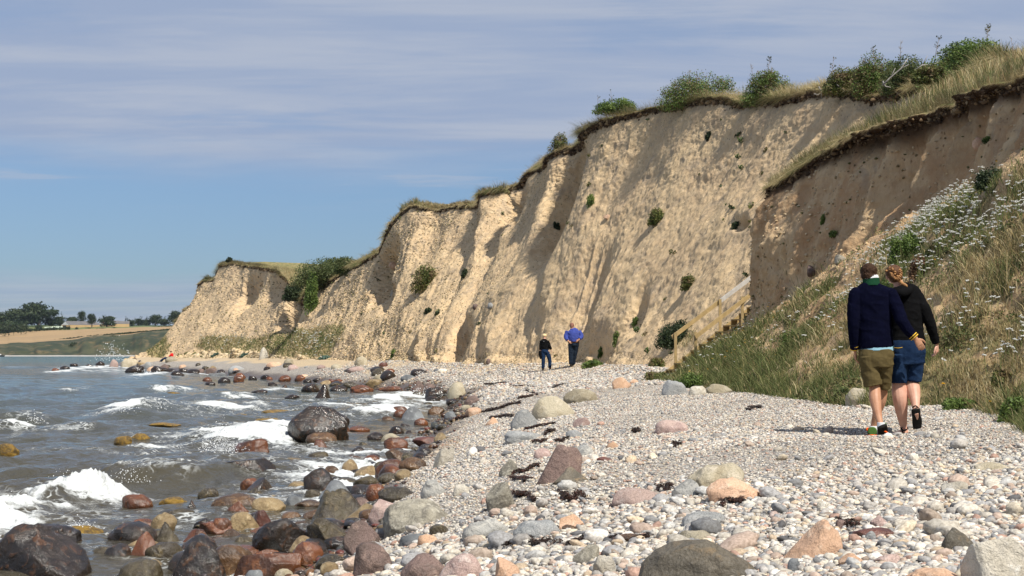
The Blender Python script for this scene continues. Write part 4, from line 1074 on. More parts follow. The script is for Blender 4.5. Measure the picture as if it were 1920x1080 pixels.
# further loose stones of the same kinds along the water's edge: individuals that share a label by look
r4 = np.random.default_rng(12); extra = 0
def free(x, y, m=1.0):
    for (_, _, X, Y, a, b_) in STONES:
        if abs(x - X) < a * m + .05 and abs(y - Y) < b_ * m + .08: return False
    return True
GL = {'D': 'small black wet stone', 'R': 'small rust red stone', 'O': 'small orange brown stone', 'Y': 'small yellow wet stone', 'V': 'small olive wet stone'}
def scatter_stones(n, ylo, yhi, dlo, dhi, slo, shi, far_=False):
    global extra
    k = 0; tries = 0
    while k < n and tries < n * 30:
        tries += 1
        u = r4.random(); Y = 1 / (1 / ylo + (1 / yhi - 1 / ylo) * u); X = shore_x(Y) + r4.uniform(dlo, dhi) * (1 + (Y > 80) * .8); w = r4.uniform(slo, shi) * (1 + (Y > 70) * .5)
        if Y < 17 and X > shore_x(Y) + .8: pass
        if not free(X, Y, .9): continue
        key = r4.choice(list('DDRROVVDYD')); g_ = float(beach_z(X, Y)); gw = max(g_, -.05)
        V, Fq = stone_mesh(int(r4.integers(1, 9000)), 3 if w / Y * F > 14 else 2, r4.choice(list('rrapf')))
        hh = w * r4.uniform(.22, .42)
        o = mesh_np('stone', V * np.array([w / 2, w * r4.uniform(.35, .55), hh]), Fq, M[key], loc=(X, Y, gw + hh * .15)); o.rotation_euler = (0, 0, r4.uniform(0, 6.28))
        tag(o, relabel(ppx(X, Y), ppy(Y), GL[key], SREF), 'stone', 'loose wet stones along the waterline'); STONES.append((0, 0, X, Y, w / 2, w / 2)); k += 1
SREF = [q for q in NAMED if q[0] < 900]
scatter_stones(48, 14.2, 26, -1.7, .75, .22, .50)
scatter_stones(74, 14.4, 34, -1.2, .85, .13, .34)
scatter_stones(14, 34, 66, -1.2, .7, .2, .42)
scatter_stones(30, 80, 240, -.6, 1.5, .35, .8)
print('stones', len(STONES))

# ---------------------------------------------------------------- pebbles (stuff): real little stones over the whole near beach
PEB = np.array([(.66, .62, .54), (.60, .56, .48), (.74, .71, .65), (.46, .44, .41), (.36, .36, .36), (.25, .255, .26), (.56, .44, .36), (.62, .50, .36), (.50, .33, .26), (.13, .13, .135), (.70, .62, .48), (.52, .52, .50), (.40, .33, .27)])
PEB = np.minimum(PEB * np.array([1.08, 1.06, 1.04]), .8)
PW = np.array([.16, .12, .13, .12, .09, .06, .07, .05, .04, .03, .05, .05, .03]); PW /= PW.sum()
WETC = np.array([(.05, .035, .025), (.10, .05, .028), (.14, .07, .03), (.16, .12, .07), (.06, .06, .05), (.20, .13, .06), (.14, .04, .025), (.28, .24, .18), (.09, .075, .05)])
def pebbles(name, n, ylo, yhi, slo, shi, sub, power=1.0, xmargin=.5, wetsel=None, seed=1, lab=''):
    r_ = np.random.default_rng(seed)
    u = r_.random(n * 3); Y = 1 / (1 / ylo + (1 / yhi - 1 / ylo) * u)
    xl = shore_x(Y) - .5; xr = base_x(Y) + xmargin; fl = -.335 * Y - .3; fr_ = .335 * Y + .3
    lo = np.maximum(xl, fl); hi = np.minimum(xr, fr_)
    keep = r_.random(n * 3) < (hi - lo) / (hi - lo).max(); Y = Y[keep]; lo = lo[keep]; hi = hi[keep]
    Y = Y[:n]; lo = lo[:n]; hi = hi[:n]; N = len(Y)
    X = lo + (hi - lo) * r_.random(N)
    d = X - shore_x(Y) + .4 * vn(v3(X * .8, Y * .5), 9); wet = d < .75 + .45 * vn(v3(X * 1.7, Y * .9), 19)
    ok = np.ones(N, bool)
    for (_, _, sx_, sy_, a, b_) in STONES: ok &= ~(((X - sx_) / (a * .85 + 1e-3)) ** 2 + ((Y - sy_) / (b_ * .85 + 1e-3)) ** 2 < 1)
    if wetsel is not None: ok &= (wet == wetsel)
    X, Y, wet, d = X[ok], Y[ok], wet[ok], d[ok]; N = len(X)
    s_ = slo + (shi - slo) * r_.random(N) ** 2.6
    sizev = 1 + .30 * vn(v3(X * .5, Y * .3), 20); s_ *= sizev * np.where(X < 1.2, 1.15, .92)
    V0, F0 = ico(sub); nv_ = len(V0)
    sc = np.stack([s_ * r_.uniform(.75, 1.25, N), s_ * r_.uniform(.6, 1.0, N), s_ * r_.uniform(.38, .68, N)], -1)
    an = r_.uniform(0, 2 * np.pi, N); tl = r_.normal(0, .28, N); tl2 = r_.normal(0, .28, N)
    V = V0[None] * sc[:, None]
    if sub > 1 or True:
        hb = (_h(np.arange(N)[:, None] * 1 + 0 * np.arange(nv_)[None], np.arange(nv_)[None] + 0 * np.arange(N)[:, None], np.zeros((N, nv_)), seed) - .5) * (.42 if sub == 1 else .24)
        V = V * (1 + hb)[..., None]
    x, y, z = V[..., 0], V[..., 1], V[..., 2]
    y, z = y * np.cos(tl)[:, None] - z * np.sin(tl)[:, None], y * np.sin(tl)[:, None] + z * np.cos(tl)[:, None]
    x, z = x * np.cos(tl2)[:, None] - z * np.sin(tl2)[:, None], x * np.sin(tl2)[:, None] + z * np.cos(tl2)[:, None]
    x, y = x * np.cos(an)[:, None] - y * np.sin(an)[:, None], x * np.sin(an)[:, None] + y * np.cos(an)[:, None]
    gz = beach_z(X, Y)
    V = np.stack([x + X[:, None], y + Y[:, None], z + (gz + s_ * r_.uniform(-.05, .42, N))[:, None]], -1).reshape(-1, 3)
    Fc = (F0[None] + (np.arange(N) * nv_)[:, None, None]).reshape(-1, 3)
    bias = .5 * vn(v3(X * .9, Y * .6), 21)
    ci = r_.choice(len(PEB), N, p=PW); cc = PEB[ci] * (r_.uniform(.72, 1.12, N) + .08 * bias)[:, None]
    wc_ = WETC[r_.integers(0, len(WETC), N)] * r_.uniform(.7, 1.4, N)[:, None]
    mid = np.clip((1.35 - d) / .7, 0, 1)[:, None] * .6
    cc = np.where(wet[:, None], wc_, cc * (1 - mid) + cc * np.array([.62, .50, .38]) * mid)
    cc = np.repeat(cc, nv_, 0)
    o = mesh_np(name, V, Fc, M['wetpebble'] if wetsel else M['pebble'], None, True, {'Col': cc})
    tag(o, lab, 'pebbles', kind='stuff'); return N
k = 0
k += pebbles('pebbles', 15000, 6.4, 12.5, .012, .036, 2, seed=1, wetsel=False, lab='larger mixed pale pebbles of the nearest shingle')
k += pebbles('pebbles', 95000, 6.4, 19, .007, .022, 1, seed=2, wetsel=False, lab='small mixed pebbles of the near shingle beach')
k += pebbles('pebbles', 105000, 16, 46, .011, .027, 1, seed=3, wetsel=False, lab='small pale pebbles of the middle shingle beach')
k += pebbles('pebbles', 45000, 40, 115, .028, .075, 1, seed=4, wetsel=False, lab='pale shingle of the far beach under the cliff')
k += pebbles('pebbles', 9000, 11, 40, .015, .062, 2, seed=5, wetsel=True, lab='dark wet pebbles along the waterline')
k += pebbles('pebbles', 9000, 38, 110, .03, .10, 1, seed=6, wetsel=True, lab='dark wet gravel along the far waterline')
k += pebbles('pebbles', 420, 7.5, 24, .04, .085, 3, seed=7, lab='fist sized stones scattered through the near shingle')
print('pebbles', k)

# seaweed wrack: separate strips of dried dark weed
M['weed'] = vcol('dry_seaweed', .55, .3)
WR = [(845, 905, 792, 774, 'dark brown seaweed strip beside the row of wet boulders'), (905, 975, 775, 756, 'long seaweed strip running up to the wrack of the beach'), (918, 962, 786, 781, 'brown seaweed strip beside the pink triangular stone'), (984, 1040, 807, 796, 'seaweed strip just below the pale grey boulder'), (1020, 1040, 815, 808, 'small seaweed tuft right of the grey slab'), (955, 990, 828, 818, 'seaweed lying along the low grey slab'),
      (998, 1025, 833, 828, 'short seaweed strip above the brown purple boulder'), (1042, 1066, 831, 826, 'thin seaweed bit behind the brown purple boulder'), (908, 950, 722, 718, 'far left seaweed strip of the upper wrack line'), (955, 1000, 722, 727, 'seaweed strip in the middle of the upper wrack line'), (985, 1008, 731, 742, 'seaweed heap where the upper wrack line turns down'), (1035, 1062, 730, 721, 'seaweed strip at the right end of the upper wrack line'), (972, 1000, 748, 743, 'small seaweed clump above the olive grey boulder'),
      (960, 1010, 893, 876, 'reddish seaweed strip touching the brown purple boulder'), (958, 985, 898, 902, 'dark seaweed lump left of the brown purple boulder'), (962, 1002, 928, 938, 'red brown seaweed patch between the rocks'), (1040, 1215, 1022, 1010, 'long black seaweed line across the lower shingle'), (950, 1030, 1022, 1020, 'black seaweed under the large round grey stone'), (1350, 1400, 950, 938, 'black seaweed strip below the peach boulder'), (1235, 1262, 922, 918, 'black seaweed by the long pink granite hump'),
      (1052, 1064, 933, 938, 'tiny red weed bit in the lower shingle'), (1065, 1095, 940, 932, 'red weed strip in front of the brown purple boulder'), (1400, 1425, 770, 764, 'brown dried weed lump alone on the open shingle'), (1262, 1276, 838, 834, 'small brown weed tuft below the rose hump'), (1580, 1600, 990, 984, 'black weed bit near the reddish pyramid'), (1188, 1200, 812, 809, 'little dark weed bit in open shingle'), (850, 880, 739, 742, 'thin weed line beside the tall grey tan boulder')]
for i, (x0, x1, y0, y1, lab) in enumerate(WR):
    r_ = np.random.default_rng(500 + i); n = int(50 + abs(x1 - x0) * 6); Vs = []; Cs = []
    Xa, Ya, _ = hit_ground(x0, y0); Xb, Yb, _ = hit_ground(x1, y1); L_ = math.hypot(Xb - Xa, Yb - Ya)
    t_ = r_.random(n); wd = .010 + .0012 * Ya; t_ = np.where(r_.random(n) < .7, np.clip(.5 + .5 * vn(v3(t_ * 7, t_ * 0 + i), 5), 0, 1), t_); X = Xa + (Xb - Xa) * t_ + r_.normal(0, wd * .6, n) * .6 ; Y = Ya + (Yb - Ya) * t_ + r_.normal(0, wd * 2.0, n) + .15 * np.sin(t_ * 9 + i)
    z = beach_z(X, Y) + .022 + .0004 * Ya
    a = r_.uniform(0, 6.28, n); ln_ = r_.uniform(.02, .06, n) * min(1, .3 + L_ * .45) * (1 + Ya / 50); w_ = r_.uniform(.0015, .005, n) * (1 + Ya / 30)
    k3 = np.linspace(0, 1, 5); pts = np.stack([X[:, None] + np.cos(a[:, None] + k3 * r_.normal(0, 1.4, n)[:, None]) * ln_[:, None] * k3, Y[:, None] + np.sin(a[:, None] + k3 * 1.0) * ln_[:, None] * k3, z[:, None] + r_.uniform(.0, .012, n)[:, None] * np.sin(k3 * 3.1) * (1 + Ya / 40)], -1)
    side = np.stack([-np.sin(a), np.cos(a), r_.normal(0, .2, n)], -1)[:, None] * w_[:, None, None]
    V = np.stack([pts - side, pts + side], 2).reshape(-1, 3); b0 = np.arange(n)[:, None] * 10 + np.arange(4)[None] * 2
    Fq = np.stack([b0, b0 + 1, b0 + 3, b0 + 2], -1).reshape(-1, 4)
    cc = np.repeat(np.array([(.040, .020, .013), (.022, .015, .011), (.065, .025, .016)])[r_.integers(0, 3 if i % 3 == 0 or 12 < i < 16 else 2, n)], 10, 0)
    k9 = np.linspace(0, 1, 24); cx9 = Xa + (Xb - Xa) * k9; cy9 = Ya + (Yb - Ya) * k9 + .15 * np.sin(k9 * 9 + i)
    mb9 = MB(); mb9.tube(np.stack([cx9, cy9, beach_z(cx9, cy9) + .012], -1), [(wd * r_.uniform(.05, .55), .008 + .0003 * Ya) for _ in k9], 8, (0, 0, 1)); Vc = np.concatenate(mb9.V); Vc = Vc + r_.normal(0, .004 + .0003 * Ya, Vc.shape)
    nb = len(V); V = np.concatenate([V, Vc]); F3_ = mb9.F3[0] + nb; Fq = [np.concatenate([Fq, mb9.F4[0] + nb]), F3_]; cc = np.concatenate([cc, np.tile((.028, .014, .010), (len(Vc), 1))])
    org = np.array([Xa, Ya, float(beach_z(Xa, Ya))])
    tag(mesh_np('seaweed_strip', V - org, Fq, M['weed'], None, False, {'Col': cc}, loc=org), lab, 'seaweed', 'seaweed strips stranded on the shingle')
# ---------------------------------------------------------------- grass and flowers (stuff)
STRAW = np.array([(.44, .35, .18), (.34, .26, .12), (.52, .44, .26), (.24, .17, .085)])
GRN = np.array([(.10, .125, .04), (.15, .17, .06), (.07, .09, .03), (.20, .20, .08)])
def blades(name, Pn, h, w, grn, lab, lean=.35, seed=0, dirv=None, cat='grass', bend=.3, cols=(STRAW, GRN)):
    """Pn (n,3) roots, h (n) heights, w (n) widths, grn (n) share of green"""
    r_ = np.random.default_rng(seed); n = len(Pn); a = r_.uniform(0, 6.28, n)
    wd = np.stack([np.cos(a), np.sin(a) * .5, np.zeros(n)], -1)
    ld = np.stack([r_.normal(-.15, 1, n), r_.normal(0, .7, n), np.zeros(n)], -1) * lean
    if dirv is not None: ld = ld + dirv
    up = np.array([0, 0, 1.])
    m1 = Pn + (up * .52 + ld * .35) * h[:, None]; tp = Pn + (up * (1 - bend * .3) + ld * 1.0) * h[:, None]
    hw = wd * w[:, None] / 2
    V = np.stack([Pn - hw - up * .03, Pn + hw - up * .03, m1 + hw * .8, m1 - hw * .8, tp], 1).reshape(-1, 3)
    b0 = np.arange(n)[:, None] * 5; Fq = b0 + np.array([0, 1, 2, 3]); Ft = b0 + np.array([3, 2, 4])
    isg = r_.random(n) < grn
    c = np.where(isg[:, None], cols[1][r_.integers(0, len(cols[1]), n)], cols[0][r_.integers(0, len(cols[0]), n)]) * r_.uniform(.65, 1.2, n)[:, None]
    cc = np.repeat(c, 5, 0); 
    return tag(mesh_np(name, V, [Fq, Ft], M['grass'], None, False, {'Col': cc}), lab, cat, kind='stuff')
def sample_grid(Gd, Wt, n, seed):
    r_ = np.random.default_rng(seed); a = Gd[:-1, :-1]; b_ = Gd[1:, :-1]; c = Gd[:-1, 1:]
    ar = np.linalg.norm(np.cross(b_ - a, c - a), axis=-1) * Wt[:-1, :-1] / np.maximum(a[..., 1], 5) ** 1.1
    idx = r_.choice(ar.size, n, p=(ar / ar.sum()).ravel()); i, j = np.unravel_index(idx, ar.shape); u, v = r_.random(n)[:, None], r_.random(n)[:, None]
    return a[i, j] + (b_[i, j] - a[i, j]) * u + (c[i, j] - a[i, j]) * v, i, j
# crest of the main cliff
def crest_grass(name, L_, Bk, a, n, hlo, hhi, lab, seed, green, px_w=.02, vis=None):
    r_ = np.random.default_rng(seed); m_ = len(L_); wgt = np.ones(m_) if vis is None else vis
    Lp = L_[:, 6]; seg = np.linalg.norm(np.diff(Lp, axis=0, append=Lp[-1:]), axis=1) / np.maximum(Lp[:, 1], 20) ** .8 * wgt
    i = r_.choice(m_, n, p=seg / seg.sum()); t_ = r_.random(n) ** 1.6
    edge = L_[i, 5]; e2 = L_[i, 7]; e3 = Bk[i, 0]
    p_ = np.where((t_ < .45)[:, None], edge + (e2 - edge) * (t_ / .45)[:, None], e2 + (e3 - e2) * ((t_ - .45) / .55)[:, None])
    j2 = np.minimum(i + 1, m_ - 1); p_ = p_ + (L_[j2, 6] - L_[i, 6]) * r_.random(n)[:, None]
    pn = vn(v3(a[i] * .35, t_ * 2), seed); pn2 = vn(v3(a[i] * 1.6, t_ * 3), seed + 2)
    h = (hlo + (hhi - hlo) * r_.random(n) ** 1.5) * (1 + .6 * pn) * (1 + .5 * pn2)
    out = OUT if L_ is LIP else OUT2
    dv = out[i] * np.where(t_ < .2, 1.2, .12)[:, None] + np.array([0, 0, -1.1]) * (t_ < .16)[:, None] * r_.uniform(.6, 1.6, n)[:, None]
    g_ = np.clip(green + .55 * pn, .05, .9)
    return blades(name, p_ + np.array([0, 0, -.03]), h, px_w * (Lp[i, 1] / 60) ** .7 * r_.uniform(.6, 1.4, n), g_, lab, .28, seed, dv)
vis1 = np.ones(len(LIP)); pl = ppx(LIP[:, 6, 0], LIP[:, 6, 1]); vis1[(LIP[:, 6, 1] > 283)] = 0; vis1[:sum(cnt[:2])] = 0
crest_grass('cliff_top_grass', LIP, np.stack(back, 1), A_[:, -1], 120000, .10, .50, 'dry golden grass along the top edge of the long cliff', 11, .22, .020, vis1)
crest_grass('bluff_top_grass', LIP2, np.stack(B2s, 1), A2[:, -1], 85000, .08, .36, 'dry brown grass hanging over the edge of the near bluff', 12, .20, .012)
T2 = np.concatenate([LIP2[:, 6:], np.stack(B2s, 1)], 1); Wt = np.ones(T2.shape[:2]); Wt[:, 5:] = .5
p_, i, j = sample_grid(T2, Wt, 60000, 13); pn = fbm(p_ * .5, 3, 14)
blades('bluff_slope_grass', p_, rng.uniform(.12, .48, len(p_)) * (1 + .5 * pn), .014 * (p_[:, 1] / 40) ** .7 * rng.uniform(.6, 1.5, len(p_)), np.clip(.30 + pn, .05, .9), 'tall dry grass on the slope above the near bluff', .3, 15, np.array([-.15, 0, 0]))
# vegetated talus of the near bluff
Wt = vegn * (sst(v2_, .0, .02)); Wt = np.maximum(Wt, .03 * (v2_ < .6)) * (v2_ < .72)
p_, i, j = sample_grid(H, Wt, 230000, 16); pn = fbm(p_ * np.array([.45, .25, .6]), 4, 17)
hp = ppx(p_[:, 0], p_[:, 1]); vp = HY - F * (p_[:, 2] - CZ) / p_[:, 1]
pn3 = fbm(p_ * np.array([1.6, .9, 2.0]), 3, 47); grn = np.clip(.60 + 1.3 * pn + 1.2 * pn3 + .18 * np.exp(-((hp - 1420) / 130) ** 2 - ((vp - 660) / 60) ** 2) + .10 * sst(j / 300., .10, .02), .06, .92)
hh = rng.uniform(.03, .20, len(p_)) * (1 + .9 * (rng.random(len(p_)) < .06)) * (1 + 1.0 * np.clip(pn3 * 1.4, -.7, .8)) * (1 + .6 * np.exp(-((hp - 1400) / 120) ** 2)) * (1 - .3 * sst(j / 300., .3, .5))
blades('talus_grass', p_, hh, .011 * (p_[:, 1] / 25) ** .8 * rng.uniform(.5, 1.5, len(p_)), grn, 'mixed green and straw coloured grass covering the bank at right', .5, 18)
# low leafy weeds in the talus
q_, i, j = sample_grid(H, Wt * sst(fbm(H * np.array([.5, .3, .6]), 3, 19), 0, .3), 26000, 20)
Vq, Fq, cc = leaves_mesh(q_ + np.array([0, 0, .04]), np.full((len(q_), 3), .07), .024, [(.05, .07, .02), (.09, .12, .035), (.15, .17, .06), (.19, .15, .07)], 130000, seed=21)
tag(mesh_np('talus_weeds', Vq, Fq, M['leaf'], None, False, {'Col': cc}), 'low leafy weeds among the grass of the right hand bank', 'weeds', kind='stuff')
# green on the far talus and on gullies of the main cliff
q_, i, j = sample_grid(G, veg + .0, 60000, 22); pn = fbm(q_ * .25, 3, 23)
blades('cliff_foot_grass', q_, rng.uniform(.06, .30, len(q_)), .05 * (q_[:, 1] / 150) * rng.uniform(.6, 1.4, len(q_)), np.clip(.55 + pn, .1, .95), 'green and straw grass on the foot of the far cliff', .4, 24)

def umbels(name, px0, col, size, lab, cat, seed, hgt):
    """px0: list of surface points ; flat heads of many tiny discs on a thin stem, one object"""
    r_ = np.random.default_rng(seed); n = len(px0); nf = 9
    ce = px0 + np.stack([r_.normal(0, .04, n), r_.normal(0, .04, n), hgt * r_.uniform(.6, 1.3, n)], -1)
    s_ = size * r_.uniform(.55, 1.25, n)
    a = r_.uniform(0, 6.28, (n, nf)); rr = np.sqrt(r_.random((n, nf))) * s_[:, None]
    tilt = r_.normal(0, .25, n)[:, None]
    fc = ce[:, None] + np.stack([np.cos(a) * rr, np.sin(a) * rr, -rr * .15 + np.cos(a) * rr * tilt + r_.normal(0, .004, (n, nf))], -1)
    V0, F0 = ico(1); sm = (s_[:, None] * .36)[:, :, None, None]
    V = (fc[:, :, None] + V0[None, None] * sm * np.array([1, 1, .6])).reshape(-1, 3); Fc = (F0[None] + (np.arange(n * nf) * 42)[:, None, None] * 1)
    nv_ = len(V0); Fc = (F0[None] + (np.arange(n * nf) * nv_)[:, None, None]).reshape(-1, 3)
    cc = np.repeat(np.array(col)[None] * r_.uniform(.8, 1.05, (n, 1)), nf * nv_, 0)
    sw = .003; S_ = np.stack([px0 + [-sw, 0, -.02], px0 + [sw, 0, -.02], ce + [sw, 0, -.005], ce + [-sw, 0, -.005]], 1).reshape(-1, 3)
    Fs = np.arange(n * 4).reshape(-1, 4) + len(V); cs = np.tile((.12, .15, .05), (n * 4, 1))
    return tag(mesh_np(name, np.concatenate([V, S_]), [Fc, Fs], M['petal'], None, False, {'Col': np.concatenate([cc, cs])}), lab, cat, kind='stuff')
fl = fbm(v3(A2 * .5, B2 * .7), 3, 110) + .5 * fbm(v3(A2 * 1.6, B2 * 2.2), 2, 111)
dln = HP[..., 1] - ln
dens = sst(fl, -.05, .35) * sst(dln, -12, 12) * (.34 * np.exp(-(dln / 80) ** 2) + .62 * sst(HP[..., 0], 1560, 1700)) * (HP[..., 0] < 2100) * (v2_ < .55) * sst(v2_, .05, .14) * (1 - .75 * np.exp(-((HP[..., 0] - 1420) / 110) ** 2 - ((HP[..., 1] - 690) / 60) ** 2))
p_, i, j = sample_grid(H, dens + 1e-9, 1350, 25); umbels('white_wildflowers', p_, (.76, .76, .71), .034, 'flat white flower heads dotted all over the grassy bank', 'flowers', 26, .30)
dy = np.exp(-((HP[..., 0] - 1345) / 60) ** 2 - ((HP[..., 1] - 655) / 45) ** 2) + .015
p_, i, j = sample_grid(H, dy * (v2_ < .6) * (HP[..., 0] < 1950), 70, 27); umbels('yellow_wildflowers', p_, (.78, .42, .02), .022, 'small yellow flowers in the grass beside the wooden stairs', 'flowers', 28, .22)
dz_ = np.exp(-((GPx - 590) / 30) ** 2 - ((GPy - 640) / 18) ** 2) + .5 * np.exp(-((GPx - 430) / 50) ** 2 - ((GPy - 640) / 12) ** 2)
p_, i, j = sample_grid(G, dz_, 230, 29); umbels('white_wildflowers', p_, (.70, .70, .64), .09, 'white flowers in the green patch at the far cliff foot', 'flowers', 30, .35)
# clods and dry crumbs lying on the cliff face
def clods(name, Gd, Wt, n, lo, hi, seed, lab):
    q, i, j = sample_grid(Gd, Wt, n, seed); r_ = np.random.default_rng(seed); V0, F0 = ico(1); V0 = V0 
    s_ = (lo + (hi - lo) * r_.random(n) ** 3) * (q[:, 1] / 70) ** .6
    hb = _h(np.arange(n)[:, None] + 0 * np.arange(len(V0))[None], np.arange(len(V0))[None] + 0 * np.arange(n)[:, None], np.zeros((n, len(V0))), seed)
    V = (V0[None] * s_[:, None, None] * (.6 + .7 * hb)[..., None] * np.stack([r_.uniform(.7, 1.3, n), r_.uniform(.7, 1.3, n), r_.uniform(.5, 1, n)], -1)[:, None] + q[:, None]).reshape(-1, 3)
    Fc = (F0[None] + (np.arange(n) * len(V0))[:, None, None]).reshape(-1, 3)
    cl_ = np.array([(.56, .42, .25), (.45, .35, .22), (.62, .50, .33), (.22, .17, .09), (.13, .12, .05)])[r_.choice(5, n, p=[.40, .24, .16, .10, .10])] * r_.uniform(.8, 1.15, (n, 1))
    return tag(mesh_np(name, V, Fc, M['clod'], None, True, {'Col': np.repeat(cl_, len(V0), 0)}), lab, 'clods', kind='stuff')
wc_ = (1 - .85 * sst(G[..., 1], 110, 170)) * sst(vv, .02, .1) * (1 - .6 * sst(vv, .85, .95)) * (G[..., 1] < 240) * (.35 + sst(fbm(G * .35, 3, 40), -.1, .3))
clods('sand_clods', G, (vv < .16) * (vv > .005) * (G[..., 1] < 200) * sst(fbm(G * .4, 3, 48), -.25, .2), 9000, .02, .22, 49, 'fallen clods heaped along the cliff foot')
clods('sand_clods', G, wc_, 32000, .012, .075, 41, 'crumbs and clods of sand lying on the long cliff face')
clods('sand_clods', H, sst(v2_, .1, .3) * (v2_ < .9) * (1 - vegn * .8), 9000, .012, .07, 42, 'crumbs of sand on the near bluff face')

# ---------------------------------------------------------------- bushes and single plants
def bush(px, py, wpx, hpx, Y, label, group=None, cols=GREEN, n=1500, seed=1, twigs=10, leaf=None, flat=1.0, name='bush', cat='bush', lean=0):
    x, y, z = P(px, py, Y); w = wpx / F * Y * 1.12; h_ = hpx / F * Y * 1.18; n = int(n * 4.6); r_ = np.random.default_rng(seed)
    NAMED.append((px, py - hpx / 2, label)); o = empty(name, (x, y, z), label, cat, group); C = [(0, 0, h_ * .34), (-w * .2, 0, h_ * .26), (w * .2, 0, h_ * .26)]; R = [(w * .40, w * .36, h_ * .50), (w * .28, w * .26, h_ * .36), (w * .28, w * .26, h_ * .36)]
    for k in range(8):
        a = r_.uniform(0, 6.28); rr = r_.uniform(.15, .36) * w; C.append((math.cos(a) * rr, math.sin(a) * rr * .8, h_ * r_.uniform(.2, .72) * (1 - .5 * rr / w))); R.append((w * r_.uniform(.12, .22), w * r_.uniform(.12, .2), h_ * r_.uniform(.16, .28)))
    for k in (-2, -1, 0, 1, 2): C.append((k * w * .19, -w * .1, h_ * .05)); R.append((w * .16, w * .16, h_ * .22))
    C = np.array(C); R = np.array(R); C[:, 0] += lean * C[:, 2]
    V, Fq, cc = leaves_mesh(C, R, (leaf or max(.052, .00075 * Y)) * .72, cols, n, seed=seed)
    mesh_np('foliage', V, Fq, M['leaf'], o, False, {'Col': cc})
    mb = MB(); Lv = []
    for k in range(twigs):
        a = r_.uniform(0, 6.28); t0 = np.array([math.cos(a) * w * .12, math.sin(a) * w * .1, 0]); q = C[r_.integers(1, len(C))] * r_.uniform(.7, 1.0)
        tip = q + np.array([r_.normal(0, .12) * w + lean * h_ * .3, 0, h_ * r_.uniform(.05, .32)])
        mb.tube([t0, q * .6, q, tip], [.02 * h_ + .006, .014 * h_ + .004, .008 * h_ + .003, .003 + .00004 * Y], 5, (.2, 1, .1))
    mb.build('stem', M['stem'], o)
    return o
CB = [(1155, 200, 76, 26, 81, 'low bright green bush at the cliff edge above the long face', GREEN, 1500), (1312, 188, 136, 66, 74, 'big domed green bush on the cliff edge with brown left flank', BROWNG[1:] + GREEN[1:], 4200), (1441, 180, 92, 58, 67, 'rounded green and brown bush above the bare hanging branches', BROWNG[1:] + GREEN[1:], 2800),
      (1590, 160, 84, 46, 58.5, 'scrubby brown green bush left of the long thicket', BROWNG, 2400), (1640, 160, 76, 76, 57, 'tall twiggy bush in the long thicket on top', BROWNG + GREEN[1:], 2600), (1700, 158, 90, 66, 55, 'dark green bush in the middle of the thicket', MIDG, 2800), (1765, 150, 80, 60, 52.5, 'green bush right of the middle of the thicket', GREEN, 2600),
      (1832, 136, 128, 76, 50, 'large bright green dome shaped bush at the right end of the thicket', GREEN, 4800), (1742, 140, 60, 30, 48, 'low bramble in front of the thicket', BROWNG, 1300)]
for i, (px, py, w, h_, Y, lab, cols, n) in enumerate(CB): bush(px, py + 13, w * 1.04, h_ + 3, Y, lab, None, cols, n, 300 + i, 5)
bush(1045, 284, 34, 38, 93.5, 'wind bent bush leaning out over the cliff edge', None, BROWNG, 500, 321, 22, lean=.35)
bush(608, 532, 104, 50, 150, 'large dark green bush in the dip of the far cliff top', None, MIDG, 5200, 322, 14)
bush(652, 512, 50, 32, 143, 'smaller bush running down to the right of the large far bush', None, MIDG, 1500, 323, 8)
bush(550, 560, 36, 30, 158, 'green bush hanging into the gully below the far cliff top', None, DARKG, 1500, 324, 6)
bush(430, 490, 12, 8, 215, 'tiny dark bush on the far cliff top', None, DARKG, 160, 325, 2)
bush(584, 575, 24, 70, 148, 'green plants trailing down beside the deep gully', None, GREEN, 1200, 326, 6)
